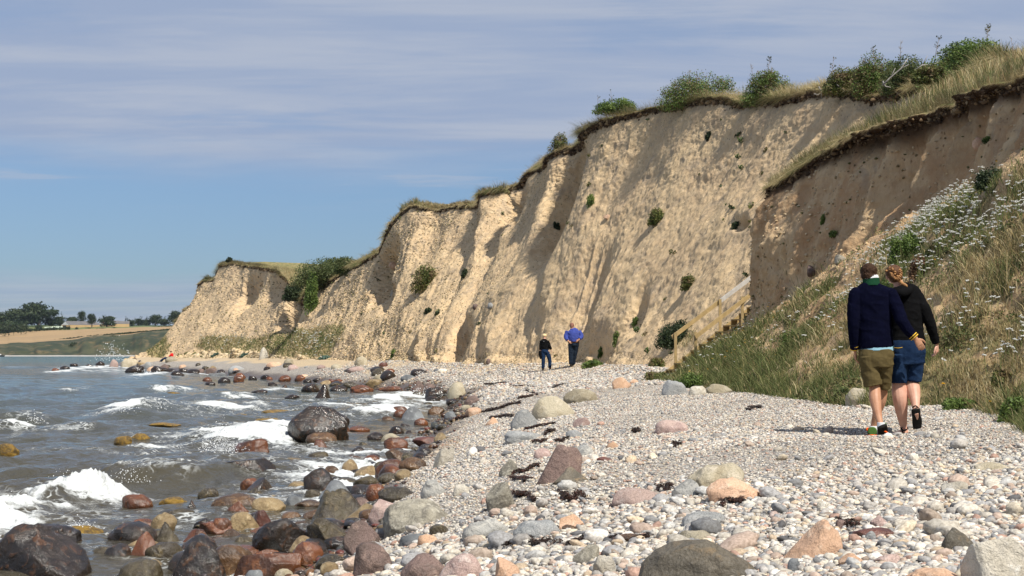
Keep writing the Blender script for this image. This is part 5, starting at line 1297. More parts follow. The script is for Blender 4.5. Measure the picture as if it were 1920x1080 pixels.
FB = [(798, 540, 50, 52, 'clump of grass and green weeds slumped on the cliff face', BROWNG, 1100), (1233, 418, 34, 32, 'round brown green bush growing on the cliff face', BROWNG, 800), (1292, 540, 30, 28, 'small grey green bush low on the cliff face above the stairs', BROWNG, 700), (1268, 645, 72, 48, 'dark green bush behind the wooden handrails', DARKG, 2200), (1232, 690, 30, 20, 'low bush at the left of the stairs', BROWNG, 700),
      (1702, 492, 66, 62, 'dark green rounded bush in the flowery bank behind the couple', GREEN, 2600), (1722, 522, 34, 50, 'dry rust brown dock plant beside the dark green bush', [(.10, .055, .03), (.16, .09, .05), (.22, .13, .07)], 900), (1232, 716, 52, 20, 'tuft of brown grass at the foot of the stairs', BROWNG, 900),
      (1328, 262, 12, 18, 'little grey green plant high on the cliff face', DARKG, 90), (1108, 385, 16, 24, 'green plant on the upper cliff face', GREEN, 140), (1043, 430, 12, 14, 'dark green plant in the shadow of the gully', DARKG, 90), (871, 522, 12, 22, 'dark upright plant on the left cliff face', DARKG, 120), (803, 588, 15, 12, 'dark tuft low on the left cliff face', DARKG, 110), (1156, 645, 14, 26, 'bright green plant low on the cliff right of the walkers', GREEN, 160), (1192, 610, 14, 18, 'bright green plant above the other one low on the cliff', GREEN, 120),
      (1112, 690, 40, 16, 'green trailing weeds on the sand heap right of the walkers', GREEN, 420), (1128, 668, 14, 20, 'green weed above the sand heap', GREEN, 160), (1380, 430, 18, 16, 'dark plant by the hollow in the cliff', DARKG, 120), (738, 670, 10, 16, 'green plant at the cliff foot left', GREEN, 100), (820, 592, 10, 10, 'small tuft right of the dark one', DARKG, 60), (412, 670, 28, 8, 'blue green sea kale at the far cliff foot', [(.07, .13, .10), (.12, .19, .15)], 260), (462, 670, 20, 7, 'second blue green sea kale clump', [(.07, .13, .10), (.12, .19, .15)], 200), (612, 676, 26, 9, 'blue green sea kale nearest the cliff slump', [(.07, .13, .10), (.12, .19, .15)], 260),
      (1480, 660, 40, 50, 'clump of tall green grass in the bank', GREEN, 700), (1300, 730, 70, 34, 'dark green grassy clump by the grey slab', GREEN, 1500), (1905, 790, 60, 50, 'dark green leafy clump at the right edge of the bank', GREEN, 1500), (1800, 770, 60, 26, 'bright green weeds at the foot of the bank', GREEN, 1100), (1880, 720, 40, 30, 'green weed clump in the bank at right', BROWNG, 600), (1860, 350, 60, 40, 'dark shaded weeds under the bluff at right', DARKG, 1200), (1545, 420, 14, 20, 'small green plant on the near bluff slope', GREEN, 130), (1565, 445, 20, 14, 'thin green plant in the near bluff', GREEN, 120), (1850, 268, 16, 14, 'green sprig beside the peach boulder', GREEN, 110), (1660, 560, 50, 40, 'green weeds between the two heads', GREEN, 500)]
for i, (px, py, w, h_, lab, cols, n) in enumerate(FB):
    r = pick(px, py - 2)
    if r is None: continue
    Y = r[0][1]; o = bush(px, py, w, h_, Y - .05, lab, None, cols, n, 350 + i, 4 if n > 300 else 1, leaf=max(.03, .0009 * Y), name='bush' if n > 600 else 'plant', cat='bush' if n > 600 else 'plant')
    o.location = r[0] - np.array([0, 0, (.1 * h_) / F * Y])
# small tufts all over the face: one prototype copied
CREF = [q for q in NAMED if q[1] < 700 and 560 < q[0] < 1500]
protos = []
for k in range(4):
    w = .32; C = np.array([(0, 0, .05), (.08, 0, .02), (-.07, .02, .08)]); R = np.array([(.12, .1, .10), (.10, .08, .07), (.09, .08, .08)])
    V, Fq, cc = leaves_mesh(C, R, .045, [BROWNG, GREEN, DARKG, BROWNG][k], 50, seed=380 + k); protos.append(mesh_np('cliff_tuft', V, Fq, M['leaf'], None, False, {'Col': cc}))
wt_ = sst(vv, .04, .15) * (1 - sst(vv, .85, .95)) * (GPx > 560) * (GPx < 1500) * (G[..., 1] < 150) * sst(fbm(G * .2, 3, 43), -.2, .3)
pts, i_, j_ = sample_grid(G, wt_, 90, 44)
for k, q in enumerate(pts):
    src = protos[k % 4]; o = src if k < 4 else src.copy()
    if k >= 4: COL.objects.link(o)
    o.location = q; s_ = random.uniform(.5, 1.5); o.scale = (s_, s_, s_); o.rotation_euler = (0, 0, random.uniform(0, 6.28))
    tag(o, relabel(ppx(q[0], q[1]), HY - F * (q[2] - CZ) / q[1], 'tuft of weeds on the cliff', CREF), 'plant', 'tufts of weeds on the cliff face')
# tall single weeds standing against the sky on the cliff top
WD = [(1150, 196, 38, 81), (1122, 205, 34, 82), (1268, 176, 26, 75), (1335, 132, 38, 74), (1292, 150, 28, 74), (1375, 140, 24, 72), (1440, 124, 22, 67), (1412, 140, 26, 67), (1560, 140, 46, 59), (1585, 120, 42, 58), (1688, 108, 46, 55), (1712, 100, 28, 55), (1752, 96, 34, 53), (1766, 90, 40, 53), (1850, 66, 26, 50), (1870, 60, 24, 50), (1900, 100, 40, 48), (1092, 232, 22, 84), (1640, 110, 30, 57), (1805, 78, 30, 51)]
for i, (px, py, h_, Y) in enumerate(WD[::2] + WD[1:8:6]):
    x, y, z = P(px, py + 22, Y); hh = (h_ * .72 + 22) / F * Y; r_ = np.random.default_rng(400 + i); mb = MB(); bx_ = r_.normal(0, .12) * hh
    mb.tube([(0, 0, 0), (bx_ * .4, 0, hh * .5), (bx_, 0, hh)], [.012, .009, .005], 5, (0, 1, 0)); Lf = []
    o = empty('tall_weed', (x, y, z), relabel(px, py, ['thin dark weed stalk', 'leafy tall weed', 'bare weed stalk'][i % 3] + ' against the sky', [q for q in NAMED if q[1] < 300]), 'plant', 'tall weeds on the skyline')
    for k in range(9):
        t_ = r_.uniform(.3, .98); s_ = r_.choice([-1, 1]); mb.tube([(bx_ * t_, 0, hh * t_), (bx_ * t_ + s_ * hh * .07, 0, hh * (t_ + .08))], [.008, .005], 5, (0, 1, 0)); Lf.append((bx_ * t_ + s_ * hh * .075, 0, hh * (t_ + .085)))
    Lf.append((bx_, 0, hh)); mb.build('stem', M['stem'], o)
    if i % 3 != 2:
        Lf = np.array(Lf); V, Fq, cc = leaves_mesh(Lf, np.full((len(Lf), 3), .05), .03, DARKG if i % 3 == 0 else BROWNG, 60, seed=430 + i); mesh_np('foliage', V, Fq, M['leaf'], o, False, {'Col': cc})
# bare branches and roots hanging over the edge
M['bare'] = plain('bare_wood', (.34, .31, .28), (.22, .20, .18), .85, 8, .3)
BR = [([(1392, 178), (1412, 190), (1424, 176), (1436, 150)], 68, 'pale bare branch lying over the edge under the rounded bush'), ([(1410, 192), (1430, 186), (1450, 176)], 68, 'short bare branch crossing the pale one'), ([(1655, 160), (1670, 145), (1690, 128), (1702, 110)], 53, 'long bare branch among the thicket'), ([(1716, 132), (1730, 122), (1748, 122), (1738, 136), (1716, 130)], 51, 'looped bare branch in front of the thicket'), ([(1735, 142), (1728, 128), (1715, 130)], 51, 'forked bare branch beside the looped one'),
      ([(1535, 162), (1540, 172), (1541, 190)], 61, 'thin root hanging down the cliff edge'), ([(1568, 158), (1580, 168), (1598, 172)], 59, 'pale root running along the cliff edge'), ([(1082, 242), (1090, 236), (1098, 234)], 83, 'dark root sticking out at the cliff corner'), ([(1655, 152), (1660, 162), (1670, 164)], 54, 'white root stub at the turf edge'), ([(1526, 176), (1534, 178), (1542, 172)], 61, 'curled root below the turf edge')]
for k, (pp, Y, lab) in enumerate(BR):
    pts = [np.array(P(a, b_, Y - .8)) for a, b_ in pp]; o0 = pts[0]; mb = MB(); n = len(pts)
    mb.tube([q - o0 for q in pts], [.03 - .02 * i / n for i in range(n)], 7, (.1, 1, .2))
    if n > 3: mb.tube([pts[1] - o0, pts[1] - o0 + np.array([.15, 0, .3])], [.02, .008], 5, (.1, 1, 0)); mb.tube([pts[2] - o0, pts[2] - o0 + np.array([.25, 0, .12])], [.018, .008], 5, (.1, 1, 0))
    tag(mb.build('bare_branch', M['bare'], None), lab, 'branch').location = o0

# ---------------------------------------------------------------- wooden stairs with handrails
M['wood'] = plain('new_timber', (.40, .285, .13), (.31, .22, .10), .7, 6, .2)
M['greywood'] = plain('grey_timber', (.46, .44, .41), (.38, .36, .33), .8, 6, .2)
st = empty('stairs', (4.75, 49.7, 1.25), 'new wooden stairs with two handrails climbing behind the near bluff', 'stairs')
org = np.array(st.location)
u_ = np.array([.842, .54, 0]); wv = np.array([.53, -.83, 0]) * .95; sl_ = .60
def sp_(t_, side, up=0.0): return np.array([4.75, 49.7, 1.33]) + u_ * t_ + wv * side + np.array([0, 0, sl_ * t_ + up]) - org
for side in (0, 1):
    mb = MB(); mb.beam(sp_(-.1, side, -.02), sp_(7.5, side, -.02), .05, .20); mb.build('stringer', M['wood'], st, False)
for k in range(22):
    t_ = .15 + k * .33; mb = MB(); mb.beam(sp_(t_, -.0, .06) + np.array([0, 0, 0]), sp_(t_, 1.0, .06), .26, .04); mb.build('step', M['wood'], st, False)
posts = [(.42, 0, 'wood'), (2.22, 0, 'wood'), (4.1, 0, 'greywood'), (6, 0, 'greywood'), (.42, 1, 'wood'), (2.3, 1, 'wood'), (4.2, 1, 'wood'), (6, 1, 'wood')]
for t_, side, mk in posts:
    mb = MB(); b0 = sp_(t_, side) + wv * (side * .05); mb.beam(b0 - np.array([0, 0, .35]), b0 + np.array([0, 0, 1.06]), .085, .085, (0, 1, 0)); mb.build('post', M[mk], st, False)
for side, segs in ((0, [(.35, 2.3, 'wood'), (2.3, 7.2, 'greywood')]), (1, [(.35, 2.4, 'wood'), (2.4, 7.2, 'wood')])):
    for a, b_, mk in segs:
        mb = MB(); off = wv * (-.09 if side == 0 else .12); mb.beam(sp_(a, side, .95) + off, sp_(b_, side, .95) + off, .045, .125); mb.build('handrail', M[mk], st, False)
# ---------------------------------------------------------------- people
def cloth(name, c, c2=None, sc=60, b=.15): return plain(name, c, c2 or tuple(x * 1.3 for x in c), 1.0, 9, b, .004, .04, sc)
M['skin'] = plain('tanned_skin', (.50, .27, .165), (.44, .22, .13), .5, 14, .05, .002, .3)
M['skinw'] = plain('fair_skin', (.62, .37, .27), (.58, .31, .22), .5, 12, .05, .002, .3)
M['navy'] = cloth('navy_knit', (.0025, .003, .011), None, 260, .5); M['blackc'] = cloth('black_fleece', (.006, .006, .0065)); M['olive'] = cloth('khaki_cotton', (.115, .088, .040), (.10, .076, .034), 120)
M['denim'] = cloth('blue_denim', (.010, .022, .055), (.018, .038, .085), 200, .3); M['dkdenim'] = cloth('dark_denim', (.012, .018, .03), (.02, .03, .048), 90)
M['green'] = cloth('green_rib', (.01, .045, .022), None, 200, .4); M['shoeg'] = cloth('green_suede', (.06, .12, .03)); M['orange'] = cloth('orange_trim', (.65, .10, .02)); M['whitec'] = cloth('white_cotton', (.72, .74, .76), (.66, .68, .70)); M['aqua'] = cloth('pale_blue_cotton', (.32, .55, .66), (.28, .50, .62)); M['gold'] = cloth('yellow_stripe', (.62, .38, .05)); M['rubber'] = cloth('black_rubber', (.018, .017, .016), None, 40, .5)
M['hairb'] = plain('brown_hair', (.030, .015, .008), (.055, .028, .015), .7, 30, .6, .01, .15, 130); M['hairg'] = plain('golden_hair', (.42, .21, .07), (.20, .09, .03), .5, 30, .7, .01, .4, 110); M['bluej'] = cloth('blue_jacket', (.045, .065, .26), (.06, .085, .32)); M['redj'] = cloth('red_jacket', (.55, .02, .02)); M['straw'] = cloth('straw_hat', (.66, .50, .28)); M['brownb'] = cloth('brown_leather', (.10, .04, .025)); M['logo'] = cloth('white_print', (.75, .75, .75))
class Fig: pass
def fig(px, py, Y0, label, vox):
    f = Fig.__new__(Fig); f.Y0 = Y0; f.k = Y0 / F; f.vox = vox
    f.org = np.array(P(px, py, Y0)); f.root = empty('person', tuple(f.org), label, 'person'); return f
def W_(f, q): return np.array(P(q[0], q[1], f.Y0 + (q[2] if len(q) > 2 else 0))) - f.org
def limb(f, mb, pts, rad, seg=14, ref=(0, 1, 0)):
    n = 6; P0 = np.array([W_(f, q) for q in pts]); R0 = np.array([(r, r) if np.isscalar(r) else r for r in rad], float) * f.k
    m_ = len(P0); out = []; rr = []
    for i in range(m_ - 1):
        a, b_, c, d_ = P0[max(i-1, 0)], P0[i], P0[i+1], P0[min(i+2, m_-1)]; ra, rb, rc, rd = R0[max(i-1, 0)], R0[i], R0[i+1], R0[min(i+2, m_-1)]
        for u in np.linspace(0, 1, n, endpoint=False):
            cr = lambda a, b_, c, d_: .5 * ((2*b_) + (-a+c)*u + (2*a-5*b_+4*c-d_)*u*u + (-a+3*b_-3*c+d_)*u**3)
            out.append(cr(a, b_, c, d_)); rr.append(np.maximum(cr(ra, rb, rc, rd), .2 * f.k))
    out.append(P0[-1]); rr.append(R0[-1]); mb.tube(out, [tuple(r) for r in rr], seg, ref)
def ball(f, mb, c, r): mb.ell(W_(f, c), np.array(r) * f.k)
def done(f, mb, name, mat, re=True, it=2, vox=None):
    o = mb.build(name, mat, f.root)
    if re: remesh(o, vox or f.vox, it)
    wr = {'sweater': .007, 'hoodie': .007, 'shorts': .008, 'trousers': .012, 'jeans': .010, 'jacket': .014}.get(name, 0)
    if wr and re:
        me = o.data; n_ = len(me.vertices); V = np.empty(n_ * 3, np.float32); N = np.empty(n_ * 3, np.float32); me.vertices.foreach_get('co', V); me.vertices.foreach_get('normal', N); V = V.reshape(-1, 3); N = N.reshape(-1, 3)
        q = V * np.array([7, 7, 11]) + np.array([1, 0, 0]) * (V[:, 2:3] * 6); fo = 1 - 2 * np.abs(vn(q, 60)); fo2 = fbm(V * np.array([16, 16, 22]), 3, 61)
        V = V + N * (wr * (.7 * fo + .6 * fo2))[:, None]; me.vertices.foreach_set('co', V.astype(np.float32).ravel()); me.update()
    return o
def hand(f, mb, wrist, d, n, thumb, curl=.5, L=.185):
    """wrist local point, d = pointing direction, n = palm normal, thumb = side vector"""
    w = W_(f, wrist); d = np.array(d, float); d /= np.linalg.norm(d); t = np.array(thumb, float); t -= d * t.dot(d); t /= np.linalg.norm(t); nn = np.cross(d, t); nn = nn if nn.dot(n) > 0 else -nn
    pl_ = L * .5
    mb.tube([w, w + d * pl_ * .5, w + d * pl_], [(.022, .016), (.036, .015), (.040, .013)], 12, tuple(nn))
    for i, (o_, ln_) in enumerate([(.030, .46), (.011, .50), (-.009, .47), (-.028, .37)]):
        b0 = w + d * pl_ * .92 + t * o_; l_ = L * ln_; c = curl * (1 + .2 * i)
        p1 = b0 + (d * math.cos(c * .5) + nn * math.sin(c * .5)) * l_ * .42; p2 = p1 + (d * math.cos(c * 1.2) + nn * math.sin(c * 1.2)) * l_ * .33; p3 = p2 + (d * math.cos(c * 1.9) + nn * math.sin(c * 1.9)) * l_ * .25
        mb.tube([b0, p1, p2, p3], [.0098, .0092, .0084, .0066], 8, tuple(t))
    b0 = w + d * pl_ * .30 + t * .026; mb.tube([b0, b0 + t * .026 + d * .026 + nn * .006, b0 + t * .036 + d * .056 + nn * .012, b0 + t * .036 + d * .078 + nn * .016], [.013, .0115, .0105, .008], 8, tuple(nn))
def face(f, mb, c, rx, rz):
    x, y, d = c; mb.ell(W_(f, (x, y + rz * .12, d + .085)), (.011, .022, .024)); mb.ell(W_(f, (x, y + rz * .55, d + .075)), (.022, .014, .007))
    for s in (-1, 1): mb.ell(W_(f, (x + s * rx * .36, y - rz * .02, d + .078)), (.014, .010, .010)); mb.ell(W_(f, (x + s * rx * 1.02, y + rz * .22, d + .0)), (.008, .020, .032))

# --- man of the near couple
a = fig(1648, 820, 16.9, 'person seen from behind in a navy sweater with yellow striped cuffs and khaki shorts', .006)
mb = MB()
ball(a, mb, (1629, 513, .035), (14.2, 17, 18.5)); face(a, mb, (1629, 513, .035), 14.2, 18)
limb(a, mb, [(1633, 545, -.01), (1632, 532, .0), (1630, 518, .02)], [(14, 13), (11, 11), (10.5, 11)])
limb(a, mb, [(1643, 678), (1643, 655), (1640, 615), (1638, 580), (1636, 550), (1635, 540)], [(16, 8), (20, 12), (26, 14), (29, 15), (30, 13), (17, 11)])
limb(a, mb, [(1634, 675, .02), (1635, 700, .02), (1640, 727, .0), (1641, 748, -.06), (1645, 772, -.13), (1651, 797, -.20)], [8, 10, 10.3, 11.2, 8.2, 5.4])
limb(a, mb, [(1654, 675, .02), (1655, 700, .06), (1655, 728, .13), (1651, 752, .16), (1643, 778, .22), (1637, 804, .26)], [8, 9, 9.6, 10.6, 7.8, 5.2])
limb(a, mb, [(1604, 549, 0), (1598, 575, -.02), (1597, 602, -.03), (1599, 630, .0), (1603, 657, .05)], [9, 8, 7, 6, 4.6])
limb(a, mb, [(1671, 549, 0), (1682, 578, -.07), (1692, 603, -.13), (1704, 621, -.15), (1717, 635, -.155)], [9, 8, 7, 6, 4.8])
hand(a, mb, (1603, 657, .05), (.12, .2, -1), (.3, 1, 0), (.2, 1, 0), .5)
hand(a, mb, (1717, 635, -.165), (.55, .12, -.80), (-.1, 1, 0), (.75, 0, .62), .25, .165)
limb(a, mb, [(1637, 806, .22), (1636, 812, .30), (1635, 812, .42)], [6, (6.5, 5), (7, 3)], ref=(0, 0, 1)); limb(a, mb, [(1652, 799, -.20), (1655, 808, -.16), (1657, 818, -.06)], [6, (7, 4), (7, 3)], ref=(0, 1, 0))
done(a, mb, 'body', M['skin'])
mb = MB()
limb(a, mb, [(1643, 652), (1641, 625), (1639, 590), (1637, 560), (1635, 546), (1634, 536), (1634, 530)], [(32.5, 21), (32, 21), (33, 20), (35.5, 20), (34, 18), (25, 15), (15, 13)], 24)
ball(a, mb, (1606, 551, 0), (13, 13, 12)); ball(a, mb, (1668, 551, 0), (14, 13, 12))
limb(a, mb, [(1606, 548, 0), (1601, 575, -.02), (1600, 602, -.03), (1600, 632, -.0), (1603, 654, .04)], [13, 12.5, 11, 9.5, 8.3])
limb(a, mb, [(1668, 548, 0), (1681, 577, -.06), (1691, 602, -.12), (1703, 620, -.14), (1714, 632, -.15)], [13.5, 13, 11.5, 10, 8.2])
sw = done(a, mb, 'sweater', M['navy'], it=3)
for (c, e) in [((1601.6, 645, .02), (1602.8, 655, .05)), ((1709.5, 627, -.148), (1716, 633.6, -.155))]:
    c = np.array(c); e = np.array(e)
    for t_ in (.35, .8):
        q = c + (e - c) * t_; mb = MB(); limb(a, mb, [tuple(q - (e - c) * .10), tuple(q + (e - c) * .10)], [9.0, 8.8]); done(a, mb, 'cuff_stripe', M['gold'], False)
mb = MB(); limb(a, mb, [(1634, 537, -.005), (1633.5, 530, 0), (1633, 522, .0)], [(16.5, 15), (16, 14.5), (15.3, 14)], 20); done(a, mb, 'collar', M['green'], False)
mb = MB(); limb(a, mb, [(1633, 524, 0), (1632, 518.5, .005)], [(15.2, 14.2), (14.4, 13.6)], 20); done(a, mb, 'shirt_collar', M['whitec'], False)
mb = MB(); limb(a, mb, [(1644, 648), (1644, 657.5)], [(32.6, 20.5), (32.4, 20.5)], 20); done(a, mb, 'shirt_hem', M['aqua'], False)
mb = MB(); ball(a, mb, (1676.5, 566, -.10), (1.5, 1.2, 3)); done(a, mb, 'logo', M['logo'], False); mb = MB(); ball(a, mb, (1679.5, 572, -.105), (1.6, 1.2, 3)); done(a, mb, 'logo', M['logo'], False)
mb = MB()
limb(a, mb, [(1643, 655), (1643, 670), (1643, 688)], [(32, 21), (33.5, 22), (29, 20)], 20)
limb(a, mb, [(1628, 668, 0), (1632, 697, 0), (1637, 724, -.01)], [(19, 20), (17.5, 18), (16.8, 17)], 18)
limb(a, mb, [(1659, 668, 0), (1658, 697, .05), (1654.5, 726, .11)], [(17, 19), (15.5, 17), (14, 16)], 18)
done(a, mb, 'shorts', M['olive'], it=1)
mb = MB(); ball(a, mb, (1629, 509, .025), (15.6, 19, 15.5)); ball(a, mb, (1629, 516, .0), (14.2, 14.5, 13)); o = done(a, mb, 'hair', M['hairb'], it=1)
V = np.array([v.co[:] for v in o.data.vertices]); V += (V - V.mean(0)) * (.10 * fbm(V * 60, 3, 77))[:, None]; o.data.vertices.foreach_set('co', V.astype(np.float32).ravel())
for (heel, toe, up_, flat) in [((1636, 811, .20), (1634, 812, .47), (1637, 803, .24), True), ((1654, 800, -.235), (1657.5, 821, -.075), (1652, 796, -.20), False)]:
    h_ = np.array(heel); t_ = np.array(toe); md = (h_ + t_) / 2
    mb = MB()
    if flat: limb(a, mb, [tuple(h_ + [0, -2, -.03]), tuple(md + [0, -3, 0]), tuple(t_ + [0, 0, 0])], [(8.6, 8.5), (9, 8), (8, 4)], 16, (0, 0, 1)); limb(a, mb, [tuple(h_ + [0, 0, .02]), up_], [(8.5, 8), (7, 7)])
    else: limb(a, mb, [tuple(h_ + [0, -2, .035]), tuple(md + [0, 0, .045]), tuple(t_ + [0, -1, .05])], [(9, 9), (9.8, 7), (8.5, 5)], 16, (0, 1, 0)); limb(a, mb, [tuple(h_ + [0, 0, .05]), up_], [(8, 8), (7, 7)])
    sh = done(a, mb, 'shoe', M['shoeg'])
    mb = MB()
    if flat: limb(a, mb, [tuple(h_ + [0, 6.2, -.04]), tuple(md + [0, 4.5, 0]), tuple(t_ + [0, 3.5, .02])], [(8.8, 2.6), (9.4, 2.6), (8, 2)], 16, (0, 0, 1))
    else: limb(a, mb, [tuple(h_ + [0, -1, -.02]), tuple(md + [0, 1, -.005]), tuple(t_ + [0, 2, 0])], [(9.2, 3), (10.4, 3), (9, 3)], 16, (0, 1, 0))
    s_ = done(a, mb, 'sole', M['orange'] if flat else M['rubber'], False); s_.parent = sh
    mb = MB(); e = np.array(up_); limb(a, mb, [tuple(e + [0, 4, 0]), tuple(e + [0, -4, 0])], [(7.8, 7.6), (7.2, 7.2)]); done(a, mb, 'sock', M['whitec'], False)
    mb = MB(); limb(a, mb, [tuple(e + [-8.5, 5, 0]), tuple(e + [-12, 2, .0]), tuple(e + [-9, -1, 0])] if flat else [tuple(e + [5, 12, .0]), tuple(e + [11, 15, .0]), tuple(e + [12, 20, 0])], [1.3, 1.6, 1.3]); l_ = done(a, mb, 'lace', M['orange'], False); l_.parent = sh

# --- woman of the near couple
b_ = fig(1700, 815, 17.02, 'person seen from behind with braided golden hair, black hoodie, denim shorts and sandals', .006)
w = b_
mb = MB()
ball(w, mb, (1676, 515, .10), (13.5, 16, 17.5)); face(w, mb, (1676, 515, .10), 13.5, 17)
limb(w, mb, [(1688, 545, .06), (1685, 533, .07), (1680, 520, .09)], [(14, 12), (9.5, 9.5), (9, 9.5)])
limb(w, mb, [(1702, 678, .06), (1701, 655, .06), (1702, 610, .06), (1700, 575, .06), (1697, 552, .06)], [(15, 8), (20, 12), (21, 13), (24, 13), (24, 11)])
limb(w, mb, [(1690, 675, .06), (1686, 700, .06), (1685, 725, .07), (1688, 750, .05), (1691, 776, .08), (1694.5, 802, .11)], [9, 11, 13.0, 14.0, 10.6, 6.2])
limb(w, mb, [(1712, 675, .06), (1711, 695, .09), (1710, 716, .11), (1713, 734, .03), (1716, 752, -.06), (1717.5, 770, -.14)], [9, 11, 12.8, 12.8, 9.0, 5.8])
limb(w, mb, [(1720, 557, .06), (1733, 580, .04), (1744, 604, .03), (1750, 625, .06), (1756.5, 645, .09)], [9, 8, 7, 6, 4.6])
limb(w, mb, [(1678, 557, .08), (1672, 580, .16), (1668, 604, .22), (1666, 625, .25), (1665, 640, .26)], [9, 8, 7, 6, 4.6])
hand(w, mb, (1756.5, 645, .09), (.06, .05, -1), (-.8, -.3, 0), (-.55, -.85, 0), .8, .175); hand(w, mb, (1665, 640, .26), (.0, .1, -1), (-.8, .3, 0), (0, 1, 0), .7, .17)
limb(w, mb, [(1699, 807, .06), (1692, 810, .12), (1683, 811.5, .20), (1677, 812, .25)], [(5.5, 7), (5.8, 6), (5.2, 3.4), (4, 2.4)], ref=(0, 0, 1))
limb(w, mb, [(1717, 773, -.16), (1718, 786, -.11), (1719, 800, -.05)], [(5.8, 6), (6.8, 4.5), (7, 3)], ref=(0, 1, 0))
for i in range(5): limb(w, mb, [(1680 - i * .1, 811 + i * .45, .245 - i * .035), (1675.5 + i * .5, 812.5 + i * .4, .275 - i * .045)], [1.5, 1.2]) 
done(w, mb, 'body', M['skinw'])
mb = MB()
limb(w, mb, [(1702, 646, .06), (1703, 628, .06), (1703, 600, .06), (1701, 572, .06), (1699, 553, .06), (1692, 540, .06), (1689, 534, .06)], [(33, 23), (30, 20), (27.5, 18), (30, 18.5), (29, 17), (17, 13), (12, 11)], 24)
ball(w, mb, (1718, 557, .06), (13, 13, 13)); ball(w, mb, (1681, 557, .07), (12, 12, 12))
limb(w, mb, [(1718, 555, .06), (1732, 580, .04), (1743, 604, .03), (1750, 626, .06), (1755.5, 643, .085)], [13, 12, 10.2, 8.6, 7.0])
limb(w, mb, [(1680, 557, .08), (1673, 580, .16), (1669, 604, .22), (1667, 625, .25), (1666, 637, .255)], [12, 11, 10, 8.6, 7.0])
hd = done(w, mb, 'hoodie', M['blackc'], it=3)
mb = MB(); limb(w, mb, [(1677, 543, .0), (1684, 548, -.06), (1694, 550, -.08), (1704, 545, -.06), (1709, 538, .0)], [(7, 6), (8, 7), (8.5, 7), (7, 6), (5, 5)]); ball(w, mb, (1692, 543, -.02), (15, 13, 8)); h2 = done(w, mb, 'hood', M['blackc']); h2.parent = hd
mb = MB()
limb(w, mb, [(1701, 640, .06), (1701, 658, .055), (1701, 682, .06)], [(32, 22), (34, 25), (32, 23)], 20)
limb(w, mb, [(1686, 665, .05), (1684.5, 692, .055), (1684, 718, .06)], [(20, 22), (18, 19), (15.6, 17)], 18)
limb(w, mb, [(1716, 665, .06), (1714.5, 690, .08), (1712, 713, .10)], [(19, 21), (17, 19), (15.4, 17)], 18)
sh = done(w, mb, 'shorts', M['denim'], it=1)
for (x0, x1) in [(1677, 1692), (1711, 1727)]:
    mb = MB(); zf = lambda x: .06 - .139 + ((x - 1701) / 34.) ** 2 * .10
    limb(w, mb, [(x0, 652, zf(x0)), ((x0 + x1) / 2, 652.5, zf((x0 + x1) / 2)), (x1, 651.5, zf(x1))], [.55] * 3); p_ = done(w, mb, 'pocket_stitching', M['gold'], False); p_.parent = sh
mb = MB(); ball(w, mb, (1676, 511, .085), (15.8, 18.5, 15)); ball(w, mb, (1679, 519, .07), (13.5, 14, 12)); done(w, mb, 'hair', plain('auburn_hair', (.075, .034, .016), (.14, .065, .028), .6, 30, .6, .01, .2, 130), it=1)
def braid(pts, r):
    mb = MB(); pts = np.array(pts, float); n = 11; k_ = np.linspace(0, len(pts) - 1, n)
    for i, kk_ in enumerate(k_):
        q = np.array([np.interp(kk_, range(len(pts)), pts[:, c]) for c in range(3)]); s_ = 1 if i % 2 else -1; q[0] += s_ * r * .38
        mb.ell(W_(w, q), np.array((r * .78, r * .8, r * .62)) * w.k, ('Y', s_ * .7), 2)
    done(w, mb, 'braid', M['hairg'], False)
braid([(1663, 508, -.01), (1669, 502, -.02), (1675, 506, -.035), (1679, 514, -.03), (1684, 522, -.02), (1687, 527, 0)], 3.6)
braid([(1688, 506, .0), (1689, 513, -.01), (1687, 519, -.02), (1684, 524, -.02)], 3.3); braid([(1671, 512, -.03), (1674, 518, -.03), (1680, 523, -.03)], 3.0)
mb = MB(); limb(w, mb, [(1687, 527, .0), (1692, 532, -.03), (1698, 535, -.055), (1701, 538, -.06)], [3, 3.4, 3, 1.5]); done(w, mb, 'ponytail', M['hairg'], False)
mb = MB(); limb(w, mb, [(1704, 812.5, .03), (1692, 814.5, .12), (1674, 816, .27)], [(6.5, 1.5), (7, 1.5), (6, 1.3)], ref=(0, 0, 1)); sl1 = done(w, mb, 'sandal', M['rubber'], False)
mb = MB(); limb(w, mb, [(1717, 767, -.19), (1717.5, 778, -.16), (1719.5, 790, -.11), (1720, 803, -.065)], [(8.3, 2.2), (7.8, 2.2), (9.6, 2.2), (7.5, 2)], ref=(0, 1, 0)); sl2 = done(w, mb, 'sandal', M['rubber'], False)
for pts, par in [([(1689, 803, .05), (1695, 807, .03), (1703, 803, .09)], sl1), ([(1689, 803, .05), (1693, 812, .07), (1690, 813, .12)], sl1), ([(1703, 803, .09), (1697, 800, .17), (1689, 803, .05)], sl1), ([(1711, 764, -.14), (1717, 761, -.18), (1723, 766, -.13)], sl2), ([(1723, 766, -.13), (1725, 772, -.12), (1724, 778, -.12)], sl2)]:
    mb = MB(); limb(w, mb, pts, [1.2] * 3, 8); s_ = done(w, mb, 'strap', M['rubber'], False); s_.parent = par

